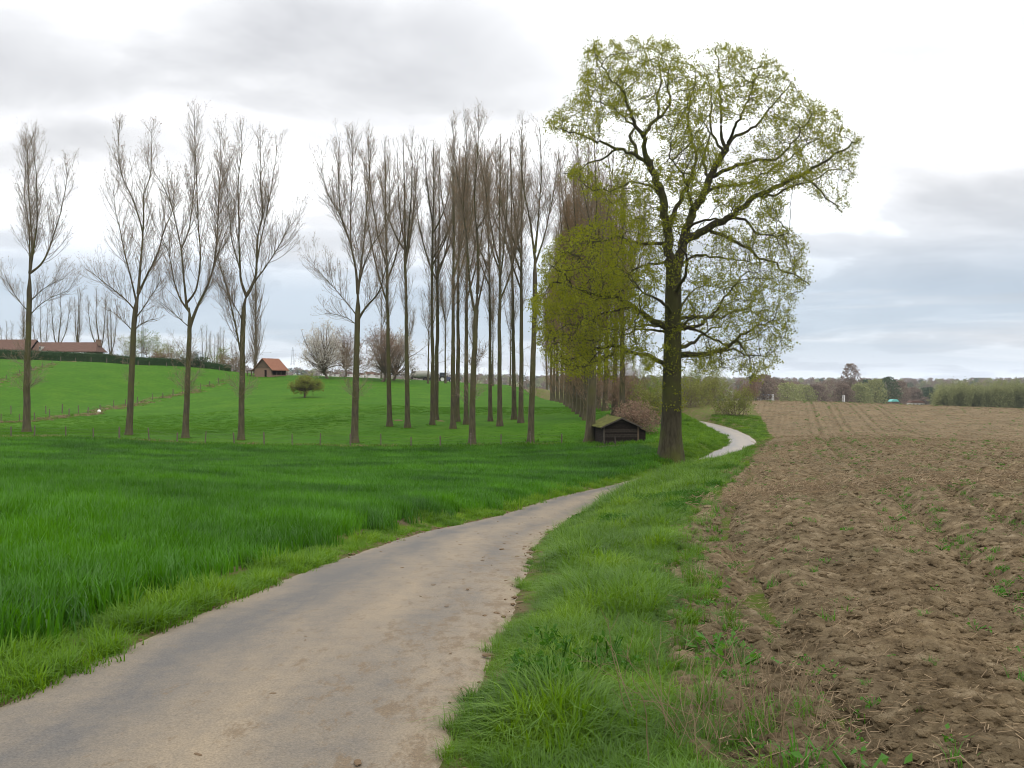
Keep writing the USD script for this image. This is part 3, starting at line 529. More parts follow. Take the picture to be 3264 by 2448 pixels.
for k, (polys, c0px, cc, seed, dens) in TR.items():
    base, st, c0 = traced(k, polys, seed, c0px, **cc)
    poplar('poplar', TLAB[k], base, st, seed, c0, dens * (0.95 if k[0] == 't' or k == 'a' else 0.72), 4.2 if k[0] == 't' or k == 'a' else 3.7, 46 if k in ('t3', 't4', 'a', 'g', 't1') else 8)

def straight(seed, h=30.0, r=0.36, nst=4, fork=0.52):
    """Stems of a plantation poplar: a straight trunk with a few steep limbs."""
    rng = np.random.default_rng(seed)
    lean = rng.normal(size=2) * 0.25
    top = np.array([lean[0], lean[1], h])
    st = [flare(*stem(rng, [(0, 0, 0), top * 0.3, top * 0.6, top * 0.85, top], r, 0.03, 34, 0.09))]
    for j in range(nst):
        z = h * (fork + 0.24 * rng.random()); a = rng.uniform(0, 2 * math.pi); w = rng.uniform(1.3, 3.2)
        p0 = np.array([np.interp(z, st[0][0][:, 2], st[0][0][:, c]) for c in range(3)])
        dz = h * rng.uniform(0.88, 1.0) - z
        st.append(stem(rng, [p0, p0 + [math.cos(a) * w * .55, math.sin(a) * w * .55, dz * .3], p0 + [math.cos(a) * w * .9, math.sin(a) * w * .9, dz * .65], p0 + [math.cos(a) * w, math.sin(a) * w, dz]], r * 0.38, 0.02, 20, 0.06))
    return st

# the plantation behind the front row: first tree of each shape with its parts, the rest refer to it
PL = [('b', 0, 29.8, 'slim bare poplar second trunk from the left in the dense group'), ('c', 1, 30.0, 'slim bare poplar third trunk from the left in the dense group'), ('e', 2, 30.2, 'stout bare poplar trunk in front of the tractor\'s bonnet'), ('d', 3, 30.2, 'bare poplar trunk in front of the slurry tank, the nearer of two that touch'),
      ('d2', 0, 31.0, 'bare poplar trunk in front of the slurry tank, the farther of two that touch'), ('e2', 1, 31.0, 'dark poplar trunk half hidden behind the stout trunk near the tractor'), ('f', 2, 29.6, 'thin poplar trunk just left of the front trunk with low side shoots'), ('h', 3, 30.0, 'thinnest poplar trunk right of the front trunk with low side shoots'),
      ('j', 0, 30.5, 'straight poplar trunk alone in the gap right of the trunk with side shoots'), ('k', 1, 32.0, 'poplar trunk, left one of the close pair left of the oak\'s foliage'), ('l', 2, 31.5, 'poplar trunk, right one of the close pair left of the oak\'s foliage')]
protos = {}
for i, (k, pr, h, lab) in enumerate(PL):
    b = at(*POP[k]); b = on(b[0], b[1], -0.1)
    if pr not in protos:
        st = straight(40 + pr, 30.0, 0.29 if pr != 3 else 0.26, 4 + pr % 2, 0.38 + 0.04 * pr)
        protos[pr] = poplar('plantation_poplar', lab, b, st, 50 + pr, 30 * 0.36, 0.85, 3.8, 4)
    else: copy(protos[pr], lab, b, 2.1 * i, h / 30.0)
# the avenue's trees carry twigs almost down to the ground
AVP = []
def avenue_tree(i, label, loc, rz, sc, group):
    if len(AVP) < 2:
        k = len(AVP); st = straight(90 + k, 30.0, 0.27, 5, 0.34)
        t = poplar('avenue_poplar', label, loc, st, 95 + k, 1.6, 1.2, 3.3, 0, group, rz, 'avenue_twig'); AVP.append(t)
        t.GetAttribute('xformOp:scale').Set(Gf.Vec3f(*map(float, sc)))
    else: copy(AVP[i % 2], label, loc, rz, sc, group)
rng = np.random.default_rng(77)
for i, (u, v, Y) in enumerate(AVE):
    b = at(u, v, Y); b = on(b[0], b[1], -0.1)
    avenue_tree(i, 'bare poplar in the receding left file of the avenue behind the shed' if 0 < i < 11 else 'nearest poplar of the avenue\'s left file, its foot just behind the thick trunk' if i == 0 else 'farthest poplar at the vanishing end of the avenue\'s left file', b, rng.uniform(0, 6.28), (1.28, 1.28, rng.uniform(0.93, 1.0)), 'poplars in the left file of the avenue' if 0 < i < 11 else None)
for i in range(10):
    Y = 103 + 9.5 * i + 0.5 * i * i; X = 11.6 + 0.012 * (Y - 100) + rng.uniform(-.4, .4)
    avenue_tree(i, 'bare poplar in the right file of the avenue, behind the oak\'s left boughs', on(X, Y, -0.1), rng.uniform(0, 6.28), (1.3, 1.3, rng.uniform(0.84, 0.95)), 'poplars in the right file of the avenue')
for i, (u, v, Y, h) in enumerate([(1364, 1215, 232, 23), (1420, 1220, 236, 25), (1570, 1229, 240, 27), (1215, 1210, 252, 22), (1508, 1226, 244, 22), (1626, 1229, 262, 24), (1300, 1211, 256, 19)]):
    b = at(u, v, Y)
    lab = ['thin far poplar behind the slurry tank', 'thin far poplar directly behind the tractor', 'thin far poplar on the skyline between two nearer trunks right of the tractor', 'thin far poplar rising behind the brownish blossom tree', 'thin far poplar on the skyline just right of the tractor', 'thin far poplar on the skyline left of the close pair of trunks', 'thin low far poplar between blossom tree and slurry tank'][i]
    copy(protos[i % 4], lab, on(b[0], b[1], -0.1), rng.uniform(0, 6.28), h / 30.0)

# ------------------------------------------------------------------ the oak
ob = on((OAKB[0] - CX) / K * 62.0, 62.0, -0.15)
def oc(a, b, dy=0.0): return at(1650 + a / 1.1442, 50 + b / 1.1442, 62.0 + dy) - ob
def c6(a, b): return (1650 + a / 2.765 - 1650) * 1.1442, (650 + b / 2.765 - 50) * 1.1442
def c7(a, b): return (2050 + a / 2.765 - 1650) * 1.1442, (650 + b / 2.765 - 50) * 1.1442
# each limb: (parent limb, polyline in pixels of the picture, width at its start and end, depth reached at its end in metres)
OAK = [
 (None, [(557, 1608), (560, 1500), (562, 1400), (563, 1300), (565, 1200), (567, 1100), (568, 1000), (570, 905)], 78, 56, 0),
 (0, [(566, 930), (550, 870), (548, 800), (540, 720), (525, 640), (500, 580), (470, 520)], 40, 24, -1.0),
 (0, [(574, 930), (592, 880), (605, 820), (622, 760), (640, 710), (680, 650), (700, 590), (730, 540), (762, 478)], 40, 22, 1.2),
 (1, [(545, 770), (580, 700), (622, 615), (641, 560), (656, 500), (640, 460), (622, 400), (620, 350), (640, 270), (650, 200)], 20, 5, 2.6),
 (1, [(470, 520), (462, 470), (455, 430), (430, 400), (410, 345), (385, 285), (350, 240), (320, 200), (290, 160)], 20, 4, -3.0),
 (1, [(460, 440), (475, 410), (510, 378), (540, 345), (556, 305), (545, 240), (560, 160)], 15, 4, -0.3),
 (1, [(515, 372), (512, 300), (522, 230), (510, 150)], 11, 4, 1.8),
 (1, [(485, 550), (440, 508), (428, 470), (412, 438), (425, 408), (395, 380), (340, 330), (270, 310)], 17, 4, 2.5),
 (1, [(455, 525), (395, 495), (340, 480), (260, 443), (200, 430), (130, 405)], 15, 4, -1.8),
 (8, [(360, 488), (310, 520), (240, 552), (170, 580)], 9, 3, 0.5),
 (1, [(525, 660), (480, 620), (420, 605), (330, 640), (270, 640)], 11, 3, -3.2),
 (2, [(762, 478), (780, 452), (830, 428), (880, 388), (920, 340), (965, 285), (1000, 250)], 15, 4, 3.5),
 (2, [(760, 485), (742, 430), (745, 360), (742, 300), (735, 210), (722, 120)], 15, 4, 0.2),
 (2, [(766, 465), (800, 390), (840, 310), (860, 250), (890, 180)], 13, 4, -2.5),
 (2, [(752, 500), (712, 425), (700, 370), (710, 300), (690, 230)], 12, 4, 4.2),
 (2, [(705, 588), (760, 565), (820, 540), (870, 530), (930, 525), (975, 500), (1005, 455), (1045, 400), (1075, 360)], 17, 4, -3.0),
 (2, [(640, 715), (700, 640), (765, 620), (850, 610), (890, 580), (950, 550), (1015, 500), (1105, 445)], 15, 4, 2.2),
 (2, [(606, 825), (660, 792), (710, 768), (760, 740), (830, 690), (880, 655), (935, 628), (1000, 600), (1060, 570), (1120, 530), (1185, 488), (1245, 455)], 34, 5, -1.5),
 (17, [(1040, 585), (1080, 610), (1112, 650), (1150, 690), (1185, 720)], 9, 3, -2.0),
 (17, [(880, 655), (930, 660), (1000, 620), (1080, 600), (1160, 560), (1220, 570)], 11, 3, 1.0),
 (17, [(780, 735), (832, 745), (870, 790), (930, 800), (980, 790)], 12, 4, -3.2),
 (2, [(615, 790), (660, 752), (720, 742), (770, 745)], 12, 6, -2.0),
 (17, [(700, 780), (760, 808), (800, 828), (860, 860), (890, 890), (940, 900), (965, 935), (1005, 945), (1065, 985)], 16, 4, 1.8),
 (0, [(580, 920), (625, 888), (670, 870), (720, 885), (785, 890), (860, 905)], 12, 4, 3.0),
 (0, [c7(320, 1015), c7(450, 990), c7(600, 1000), c7(720, 980), c7(800, 940), c7(900, 930), c7(1010, 1000)], 15, 4, 2.6),
 (24, [c7(460, 990), c7(455, 940), c7(430, 890), c7(370, 830)], 10, 4, 3.2),
 (0, [c7(330, 1095), c7(450, 1085), c7(590, 1000), c7(650, 930), c7(740, 800), c7(860, 640)], 15, 4, -3.5),
 (0, [c7(330, 1090), c7(480, 1110), c7(560, 1160), c7(640, 1205), c7(760, 1235), c7(900, 1210)], 14, 4, 4.4),
 (0, [c7(330, 1260), c7(440, 1225), c7(505, 1165), c7(580, 1120), c7(700, 1060)], 17, 4, 5.0),
 (0, [c7(330, 1335), c7(480, 1325), c7(580, 1320), c7(680, 1290), c7(760, 1240), c7(840, 1180), c7(930, 1120), c7(1030, 1070), c7(1150, 1030)], 25, 4, -1.2),
 (29, [c7(820, 1200), c7(900, 1290), c7(945, 1390), c7(980, 1470)], 9, 3, -1.0),
 (29, [c7(660, 1300), c7(690, 1350), c7(680, 1440)], 6, 3, 1.0),
 (29, [c7(700, 1285), c7(820, 1290), c7(950, 1330), c7(1080, 1340)], 9, 3, -3.0),
 (0, [c6(1340, 1110), c6(1180, 1020), c6(1100, 960), c6(1000, 890), c6(920, 845), c6(820, 810), c6(700, 800), c6(560, 760), c6(420, 700), c6(300, 690)], 27, 5, -1.8),
 (33, [c6(1010, 900), c6(900, 940), c6(800, 955), c6(700, 1000), c6(620, 1050), c6(450, 1060)], 10, 3, -3.0),
 (33, [c6(840, 815), c6(760, 740), c6(740, 640), c6(680, 560), c6(560, 480), c6(420, 420)], 12, 4, 1.6),
 (33, [c6(600, 775), c6(480, 720), c6(380, 600), c6(260, 540)], 9, 3, -4.0),
 (0, [c6(1330, 1430), c6(1240, 1385), c6(1180, 1350), c6(1070, 1320), c6(970, 1290), c6(860, 1255), c6(740, 1260), c6(600, 1330), c6(430, 1390)], 19, 4, 1.4),
 (37, [c6(1080, 1325), c6(960, 1320), c6(860, 1325), c6(700, 1380), c6(560, 1440)], 9, 3, -2.0),
 (37, [c6(860, 1258), c6(700, 1200), c6(500, 1200), c6(300, 1240)], 9, 3, 3.2),
 (0, [c6(1330, 370), c6(1200, 340), c6(1080, 350), c6(990, 330), c6(900, 290), c6(760, 330), c6(560, 330)], 15, 4, -2.0),
 (0, [c6(1340, 520), c6(1150, 530), c6(1000, 600), c6(880, 650), c6(700, 650)], 11, 4, 3.6),
 (0, [c6(1340, 1090), c6(1220, 1120), c6(1080, 1110), c6(900, 1160), c6(700, 1130)], 11, 3, 4.4),
 # limbs towards and away from the viewer
 (0, [(568, 1010), (600, 960), (620, 900), (600, 830), (640, 800)], 16, 4, -6.2),
 (0, [(566, 1090), (520, 1040), (470, 1020), (420, 960)], 15, 4, -6.4),
 (0, [(566, 1150), (600, 1120), (660, 1100), (700, 1130)], 15, 4, -6.2),
 (0, [(566, 1120), (600, 1060), (650, 1000), (690, 980)], 15, 4, 6.4),
 (0, [(566, 1180), (520, 1130), (450, 1130), (380, 1150)], 15, 4, 6.4),
 (2, [(640, 710), (620, 640), (590, 560), (560, 520)], 15, 4, -5.2),
 (2, [(700, 590), (680, 520), (700, 430), (660, 380)], 14, 4, 5.4),
]
BLOBS = [(330,190,105),(300,290,95),(230,385,85),(150,390,45),(430,150,75),(520,160,85),(420,290,105),(560,260,85),(640,215,70),(722,175,85),(800,160,55),(888,235,95),(960,285,75),(800,300,95),(700,320,85),
 (1020,380,105),(1120,400,75),(1180,480,75),(1080,500,95),(950,450,95),(1000,560,80),(1200,555,45),(1170,670,42),(1100,620,50),(880,560,85),(870,700,60),(940,700,45),(900,800,80),(980,860,75),(1030,950,50),(780,850,80),(700,920,75),(840,950,95),(940,1000,85),
 (700,1050,95),(820,1090,105),(930,1130,85),(955,1200,50),(880,1230,75),(760,1230,75),(690,1270,55),(850,1300,42),(300,830,95),(200,860,85),(135,920,65),(250,950,115),(130,1040,85),(100,1120,55),(220,1100,105),(330,1000,105),(400,900,85),(400,800,75),(180,1230,85),(300,1200,95),(400,1180,85),(120,1180,55),(440,1080,65),(330,1270,55),(220,1290,42),(460,1270,42),
 (430,700,65),(350,680,55),(265,625,45),(400,600,55),(460,640,45),(205,575,36),(520,580,55),(600,600,55),(560,760,45),(640,650,50),(570,430,65),(660,470,55),(610,500,55),(620,380,60),(760,660,60),(700,520,45),(840,620,60),(470,760,50),(500,860,45),(480,960,45)]
def build_oak():
    rng = np.random.default_rng(3)
    t = thing('oak_tree', 'big spreading oak with fresh yellow green leaves beside the bend of the road', 'tree', ob)
    m = 62.0 / K / 1.1442 / 2
    limbs, nodes, par, rad0 = [], [], [], []
    for j, (pa, pl, w0, w1, dy) in enumerate(OAK):
        pl = np.array(pl, float); s = np.r_[0, np.cumsum(np.linalg.norm(np.diff(pl, axis=0), axis=1))]; s /= s[-1]
        if pa is None: base_dy = 0.0
        else:
            pp = limbs[pa][2]; k = np.argmin(((pp[:, :2] - pl[0]) ** 2).sum(1)); base_dy = pp[k, 2]
        d = base_dy + (dy - base_dy) * s ** 0.9 if pa is not None else 0 * s
        L = np.linalg.norm(np.diff(pl, axis=0), axis=1).sum() * m * 2
        n = max(8, int(L / 0.28) + 1)
        px = resample(np.column_stack([pl, d]), n)
        P = np.array([oc(a, b, c) for a, b, c in px])
        if pa is not None:
            w = rng.normal(size=(n, 3)) * 0.055; w[0] = 0; P = P + w
        x = np.linspace(0, 1, n); R = (w0 + (w1 - w0) * x ** 0.75) * m
        if pa is None: R = R * (1 + 0.55 * np.exp(-np.maximum(P[:, 2], 0) / 0.9)); P[0, 2] = -0.1
        limbs.append((P, R, px))
        i0 = len(nodes)
        if pa is None: p0 = -1
        else:
            pi = limbs[pa][3]; p0 = pi[np.argmin(((limbs[pa][0] - P[0]) ** 2).sum(1))]
        limbs[-1] = (P, R, px, np.arange(i0, i0 + n))
        for k in range(n):
            nodes.append(P[k]); par.append(p0 if k == 0 else i0 + k - 1); rad0.append(R[k])
    for j, (P, R, px, _) in enumerate(limbs):
        name = 'trunk' if j == 0 else 'limb'
        if j == 0:
            v, f = tubes(P[None], R[None], 36)
            th = np.arctan2(v[:, 1], v[:, 0] - np.interp(v[:, 2], P[:, 2], P[:, 0])); h = np.maximum(v[:, 2], 0)
            k = 1 + 0.10 * np.exp(-h / 1.6) * np.sin(5 * th + 1.0) + 0.05 * (noise(np.column_stack([v[:, 0] * 3, v[:, 1] * 3, v[:, 2] * 1.0]), 5) - 0.5)
            cx = np.interp(v[:, 2], P[:, 2], P[:, 0]); v[:, 0] = cx + (v[:, 0] - cx) * k; v[:, 1] *= k
            obj(name, (v, f), 'oak_bark', t, smooth=True)
        else: obj(name, tubes(P[None], R[None], 8), 'oak_bark', t, smooth=True)
    # the crown between the limbs: branches grow towards points spread through its volume
    A = []
    for (a, b, r) in BLOBS:
        rx = (a - 590) / 640; D = 6.6 * math.sqrt(max(0.12, 1 - rx * rx)) * (0.75 if b < 250 else 1.0)
        n = int(2.3 * (r / 10) ** 2 * (D / 4) ** 0.7) + 20
        q = rng.normal(size=(n, 2)); q = q / np.linalg.norm(q, axis=1, keepdims=True) * np.sqrt(rng.random((n, 1))) * r
        dd = rng.uniform(-D, D, n)
        A += [oc(a + x, b + y, z) for (x, y), z in zip(q, dd)]
    A = np.array(A); A = A[noise(A * .55, 61) > .33]
    nodes = [np.array(nodes)]; P = nodes[0]; par = list(par); rad0 = list(rad0)
    alive = np.ones(len(A), bool); step = 0.27
    start = (P[:, 2] > 4.5)
    dirs = np.zeros_like(P)
    for it in range(75):
        ok = np.ones(len(P), bool); ok[:len(start)] = start
        ids = np.where(ok)[0]; tree = cKDTree(P[ids]); aa = np.where(alive)[0]
        if len(aa) == 0: break
        d, k = tree.query(A[aa], distance_upper_bound=5.0 if it < 25 else 2.6)
        g = np.isfinite(d); aa, k, d = aa[g], ids[k[g]], d[g]
        if len(aa) == 0: break
        v = (A[aa] - P[k]) / d[:, None]
        acc = np.zeros_like(P); np.add.at(acc, k, v); cnt = np.bincount(k, minlength=len(P))
        gk = np.where(cnt > 0)[0]
        nd = unit(acc[gk] / cnt[gk][:, None] + 0.18 * rng.normal(size=(len(gk), 3)) + np.array([0, 0, 0.04]))
        newp = P[gk] + nd * step
        dn, _ = cKDTree(P).query(newp); okn = dn > step * 0.45
        newp, gk = newp[okn], gk[okn]
        if len(newp) == 0: break
        par += list(gk); rad0 += [0.0] * len(newp); P = np.vstack([P, newp])
        d2, _ = cKDTree(newp).query(A[alive]); al = np.where(alive)[0]; alive[al[d2 < 0.36]] = False
    par = np.array(par); rad0 = np.array(rad0); n0 = len(start)
    # thickness by the pipe model
    w = np.zeros(len(P)); kids = np.bincount(par[par >= 0], minlength=len(P)); w[kids == 0] = 1.0
    for i in range(len(P) - 1, -1, -1):
        if w[i] == 0: w[i] = 1.0
        if par[i] >= 0 and i >= n0: w[par[i]] += w[i]
    r = 0.0088 * w ** 0.5
    r[:n0] = np.maximum(rad0[:n0], 0)
    e = np.arange(n0, len(P)); pe = par[e]
    re0 = np.minimum(r[pe], r[e] * 1.25); seg = np.stack([P[pe], P[e]], 1)
    thick = r[e] > 0.022
    bm = [tubes(seg[thick], np.stack([re0, r[e]], 1)[thick], 5), tubes(seg[~thick], np.stack([re0, r[e]], 1)[~thick], 3)]
    tipn = e[(r[e] < 0.016)]
    # short twigs at the tips
    q = np.repeat(tipn, rng.integers(1, 3, len(tipn))); d0 = unit(P[q] - P[par[q]])
    P1, R1 = grow(rng, P[q], unit(d0 + 0.9 * rng.normal(size=(len(q), 3))), rng.uniform(0.18, 0.5, len(q)), np.full(len(q), .0065), 2, 0.15, 0.25, .6)
    bm.append(tubes(P1, R1, 3))
    br = obj('branches', cat(bm), 'oak_bark', t)
    tag(br, kind='stuff')
    # young leaves in small tufts
    c = np.vstack([P1[:, 2], P1[:, 1], P[tipn]])
    dens = 0.5 + 1.0 * noise(c * 0.55, 31)
    k = rng.poisson((2.1 - .25 * sstep(9, 15, c[:, 2]) + 0.4 * (c[:, 0] < -2.5) * (c[:, 2] < 15) - 0.75 * (c[:, 0] > .5) * (c[:, 2] < 14.5)) * np.clip(dens * 2.0 - .6, 0.08, 2.2)); pts = np.repeat(c, k, 0) + rng.normal(size=(k.sum(), 3)) * 0.085
    # tufts that sprout from the trunk
    tz = rng.uniform(3.5, 15.5, 210); ta = rng.uniform(0, 6.28, 210); tr = np.interp(tz, limbs[0][0][:, 2], limbs[0][1])
    tc = np.stack([np.interp(tz, limbs[0][0][:, 2], limbs[0][0][:, 0]) + np.cos(ta) * (tr + .12), np.sin(ta) * (tr + .12), tz], 1)
    tc = tc[noise(tc * 0.5, 8) + 0.02 * tc[:, 2] > 0.55]
    for j in (1, 2, 3, 4, 5, 8, 16, 17, 24, 27, 29, 33, 37):      # and from the boughs
        Q = limbs[j][0]; q = Q[rng.integers(0, len(Q), 40)]; tc = np.vstack([tc, q + rng.normal(size=q.shape) * 0.22])
    tp = np.repeat(tc, 12, 0) + rng.normal(size=(len(tc) * 12, 3)) * 0.16
    lv = np.vstack([pts, tp])
    fo = obj('foliage', leaves(rng, lv, 0.12, 0.25, 0.6), 'oak_leaf', t)
    tag(fo, kind='stuff')
    print('oak nodes', len(P), 'leaves', len(lv), 'left', alive.sum())
build_oak()

# ------------------------------------------------------------------ fences
def fence(name, label, pts, h, r, seed, wires=(0.35, 0.65, 0.95), skip=()):
    rng = np.random.default_rng(seed)
    t = thing(name, label, 'fence', pts[0]); o = np.array(pts[0]); tops = []
    for k, p in enumerate(pts):
        hh = h * rng.uniform(0.82, 1.12); lean = rng.normal(size=2) * 0.05; b = np.array(p) - o
        P = np.array([b + [0, 0, -0.3], b + [lean[0] * .5, lean[1] * .5, hh * .5], b + [lean[0], lean[1], hh - .05], b + [lean[0], lean[1], hh]])
        rr = r * rng.uniform(0.8, 1.3); tops.append((b, P[2] - b))
        v, f = tubes(P[None], np.array([[rr * 1.05, rr, rr * .95, rr * .6]]), 6)
        n = len(v); v = np.vstack([v, P[3]]); f = np.vstack([f, [(n - 6 + i, n - 6 + (i + 1) % 6, n) for i in range(6)]])
        obj('post', (v, f), 'post_wood', t)
    for w in wires:
        L = np.array([b + d / h * w + [0, -rr, 0] for b, d in tops])
        obj('wire', tubes(L[None], np.full((1, len(L)), 0.003), 4), 'wire', t)
    return t

def put(u, v, Y, dz=0.0): p = at(u, v, Y); return on(p[0], p[1], dz)
front = []
for u in (35, 110, 85 - 150, 210, 298, 380, 476, 564, 653, 747, 842, 931, 1020, 1117, 1214, 1310, 1404, 1500, 1596, 1692, 1790):
    for _ in (0,):
        Y = 84.0
        for _i in range(6): Y = float(fence_y((u - CX) / K * Y)) + 0.6
        front.append((u, on((u - CX) / K * Y, Y)))
front = [p for u, p in sorted(front, key=lambda q: q[0])]
fence('wire_fence', 'long row of wooden posts and wire between the wheat and the poplars', front, 1.12, 0.055, 1)
fence('wire_fence', 'post and wire fence climbing diagonally across the pasture towards the red roofed barn', [put(u, v, Y) for u, v, Y in DIAG], 1.25, 0.07, 2)
fence('wire_fence', 'far post and wire fence running up the slope and along the dark hedge', [put(u, v, Y) for u, v, Y in UPPER], 1.15, 0.07, 3)
fence('wire_fence', 'short row of posts by the dark reedy patch at the left edge', [put(u, v, Y) for u, v, Y in [(-30, 1322, 150), (35, 1320, 150), (85, 1320, 151), (146, 1321, 152), (198, 1322, 153), (250, 1322, 153)]], 1.3, 0.08, 4)
fence('wire_fence', 'fence on the skyline between the small barn and the white blossom tree', [put(u, 1196, 250) for u in (900, 917, 933, 948, 963, 978, 994, 1010, 1026)], 1.3, 0.07, 5)

# ------------------------------------------------------------------ buildings
def sbox(a, b): return box(a, b)
# the long farmhouse on the left skyline
def farmhouse():
    Y = 266.0; b = on((150 - CX) / K * Y, Y, -0.4)
    t = thing('farmhouse', 'long low farmhouse with weathered red tile roof behind the dark hedge', 'house', b)
    z = lambda v: at(0, v, Y)[2] - b[2]; x = lambda u: (u - CX) / K * Y - b[0]
    e1, r1, e2, r2 = z(1116), z(1080), z(1120), z(1089)
    xa, xb, xc = x(-90), x(98), x(303)
    wl = obj('wall', [sbox((xa, 0, 0), (xb, 7, e1 - .05)), sbox((xb + .003, .4, 0), (xc - .6, 7, e2 - .05))], 'brick_wall', t)
    obj('whitewashed_wall', sbox((xa + .5, -0.03, 0), (x(68), 0.0, e1 - .25)), 'white_wall', wl)
    def roof(x0, x1, e, r, y0, hip, name):
        h = hip
        v = np.array([(x0, y0 - .5, e), (x1, y0 - .5, e), (x1, 7.5, e), (x0, 7.5, e), (x0, 3.6, r), (x1 - h, 3.6, r)])
        top = [(0, 1, 5), (0, 5, 4), (1, 2, 5), (2, 3, 4), (2, 4, 5), (3, 0, 4)]
        w = np.vstack([v, v - [0, 0, .12]])
        f = top + [(c + 6, b_ + 6, a + 6) for a, b_, c in top] + [(a, a + 6, b_) for a, b_ in ((0, 1), (1, 2), (2, 3), (3, 0))] + [(b_, a + 6, b_ + 6) for a, b_ in ((0, 1), (1, 2), (2, 3), (3, 0))]
        return obj(name, (w, np.array(f)), 'tile_red', t)
    ra = roof(xa - .4, xb, e1, r1, 0.0, 0.0, 'roof'); rb = roof(xb + .05, xc + .3, e2, r2, 0.4, x(303) - x(288), 'roof')
    obj('chimney', [sbox((x(289), 3.2, r2 - 1.0), (x(303), 4.2, r2 + 0.55)), sbox((x(288), 3.1, r2 + .55), (x(304), 4.3, r2 + .72))], 'brick_wall', rb)
    d = obj('dormer', [sbox((x(125), -.1, e1 - .25), (x(132), 2.0, e1 + 1.0))], 'white_wall', ra)
    obj('dormer_window', sbox((x(125.5), -.14, e1 + .2), (x(130.5), -.1, e1 + .9)), 'window_glass', d)
    for u in (15, 45, 180, 225, 262):
        w = obj('window', sbox((x(u), 0.30 if u > 98 else -.08, 1.0), (x(u) + .9, 0.40 if u > 98 else -.03, 2.0)), 'white_paint', t)
        obj('pane', sbox((x(u) + .08, 0.27 if u > 98 else -.11, 1.08), (x(u) + .82, 0.30 if u > 98 else -.08, 1.92)), 'window_glass', w)
    obj('door', sbox((x(205), .32, .3), (x(205) + 1, .40, 2.3)), 'timber', t)
farmhouse()
def van():
    b = put(238, 1122, 258.0); b = on(b[0], b[1], 0.0); z = at(0, 1124, 258)[2] - b[2]
    t = thing('white_vehicle', 'white vehicle whose roof shows over the hedge in front of the farmhouse', 'vehicle', b)
    obj('body', prism([(-2.3, .45), (-2.3, z * .8), (-1.9, z), (1.5, z), (2.3, z * .6), (2.4, .45)], 0, 1.9), 'white_paint', t)
    obj('windscreen', prism([(1.56, z * .93), (2.2, z * .62), (2.24, z * .64), (1.6, z * .96)], .1, 1.8), 'window_glass', t)
    for x in (-1.5, 1.5):
        for y in (0.1, 1.8): obj('wheel', cyl(.34, .2, (x, y, .34), 'y'), 'tyre', t)
van()

def barn():
    Y = 238.0; b = at(838, 1199, Y); b = on(b[0] + .0, b[1], -0.15)
    t = thing('small_barn', 'small open sided barn with orange tile roof on the pasture ridge', 'barn', b, -0.40)
    W, D, e, r = 2.45, 6.0, 2.3, 4.75
    obj('gable_wall', prism([(-W, 0), (.4, 0), (.4, 1.9), (1.1, 1.9), (1.1, 0), (W, 0), (W, e), (0, r - .1), (-W, e)], 0, .18), 'brick_wall', t)
    obj('gable_boarding', prism([(-W + .2, e + .05), (W - .2, e + .05), (0, r - .25)], -.04, -.003), 'timber', t)
    obj('back_wall', sbox((-W, D - .18, 0), (W, D, e)), 'brick_wall', t)
    obj('left_wall', sbox((-W, .183, 0), (-W + .18, D - .183, e)), 'brick_wall', t)
    obj('low_wall', sbox((W - .2, .183, 0), (W - .02, D - .183, .75)), 'brick_wall', t)
    for k in range(4):
        obj('post', sbox((W - .22, .3 + k * (D - .8) / 3, .753), (W, .52 + k * (D - .8) / 3, e - .15)), 'timber', t)
    obj('beam', sbox((W - .24, .185, e - .147), (W + .02, D - .185, e)), 'timber', t)
    for s in (-1, 1):
        obj('roof_slope', prism([(0, r), (s * (W + .5), e - .42), (s * (W + .5), e - .54), (0, r - .14)][::1 if s < 0 else -1], -.35, D + .35), 'tile_orange', t)
    obj('floor', sbox((-W + .18, .2, 0), (W - .2, D - .2, .2)), 'dark_gap', t)
    l = obj('lean_to_roof', prism([(-W, 2.0), (-W - 2.6, 1.75), (-W - 2.6, 1.65), (-W, 1.9)][::-1], .1, 4.5), 'tile_red', t)
    obj('lean_to_wall', sbox((-W - 2.5, 3.6, 0), (-W - .003, 3.8, 1.68)), 'timber', t)
    for x in (-W - 2.4, -W - 1.2): obj('post', sbox((x, .2, 0), (x + .16, .36, 1.72)), 'timber', t)
barn()

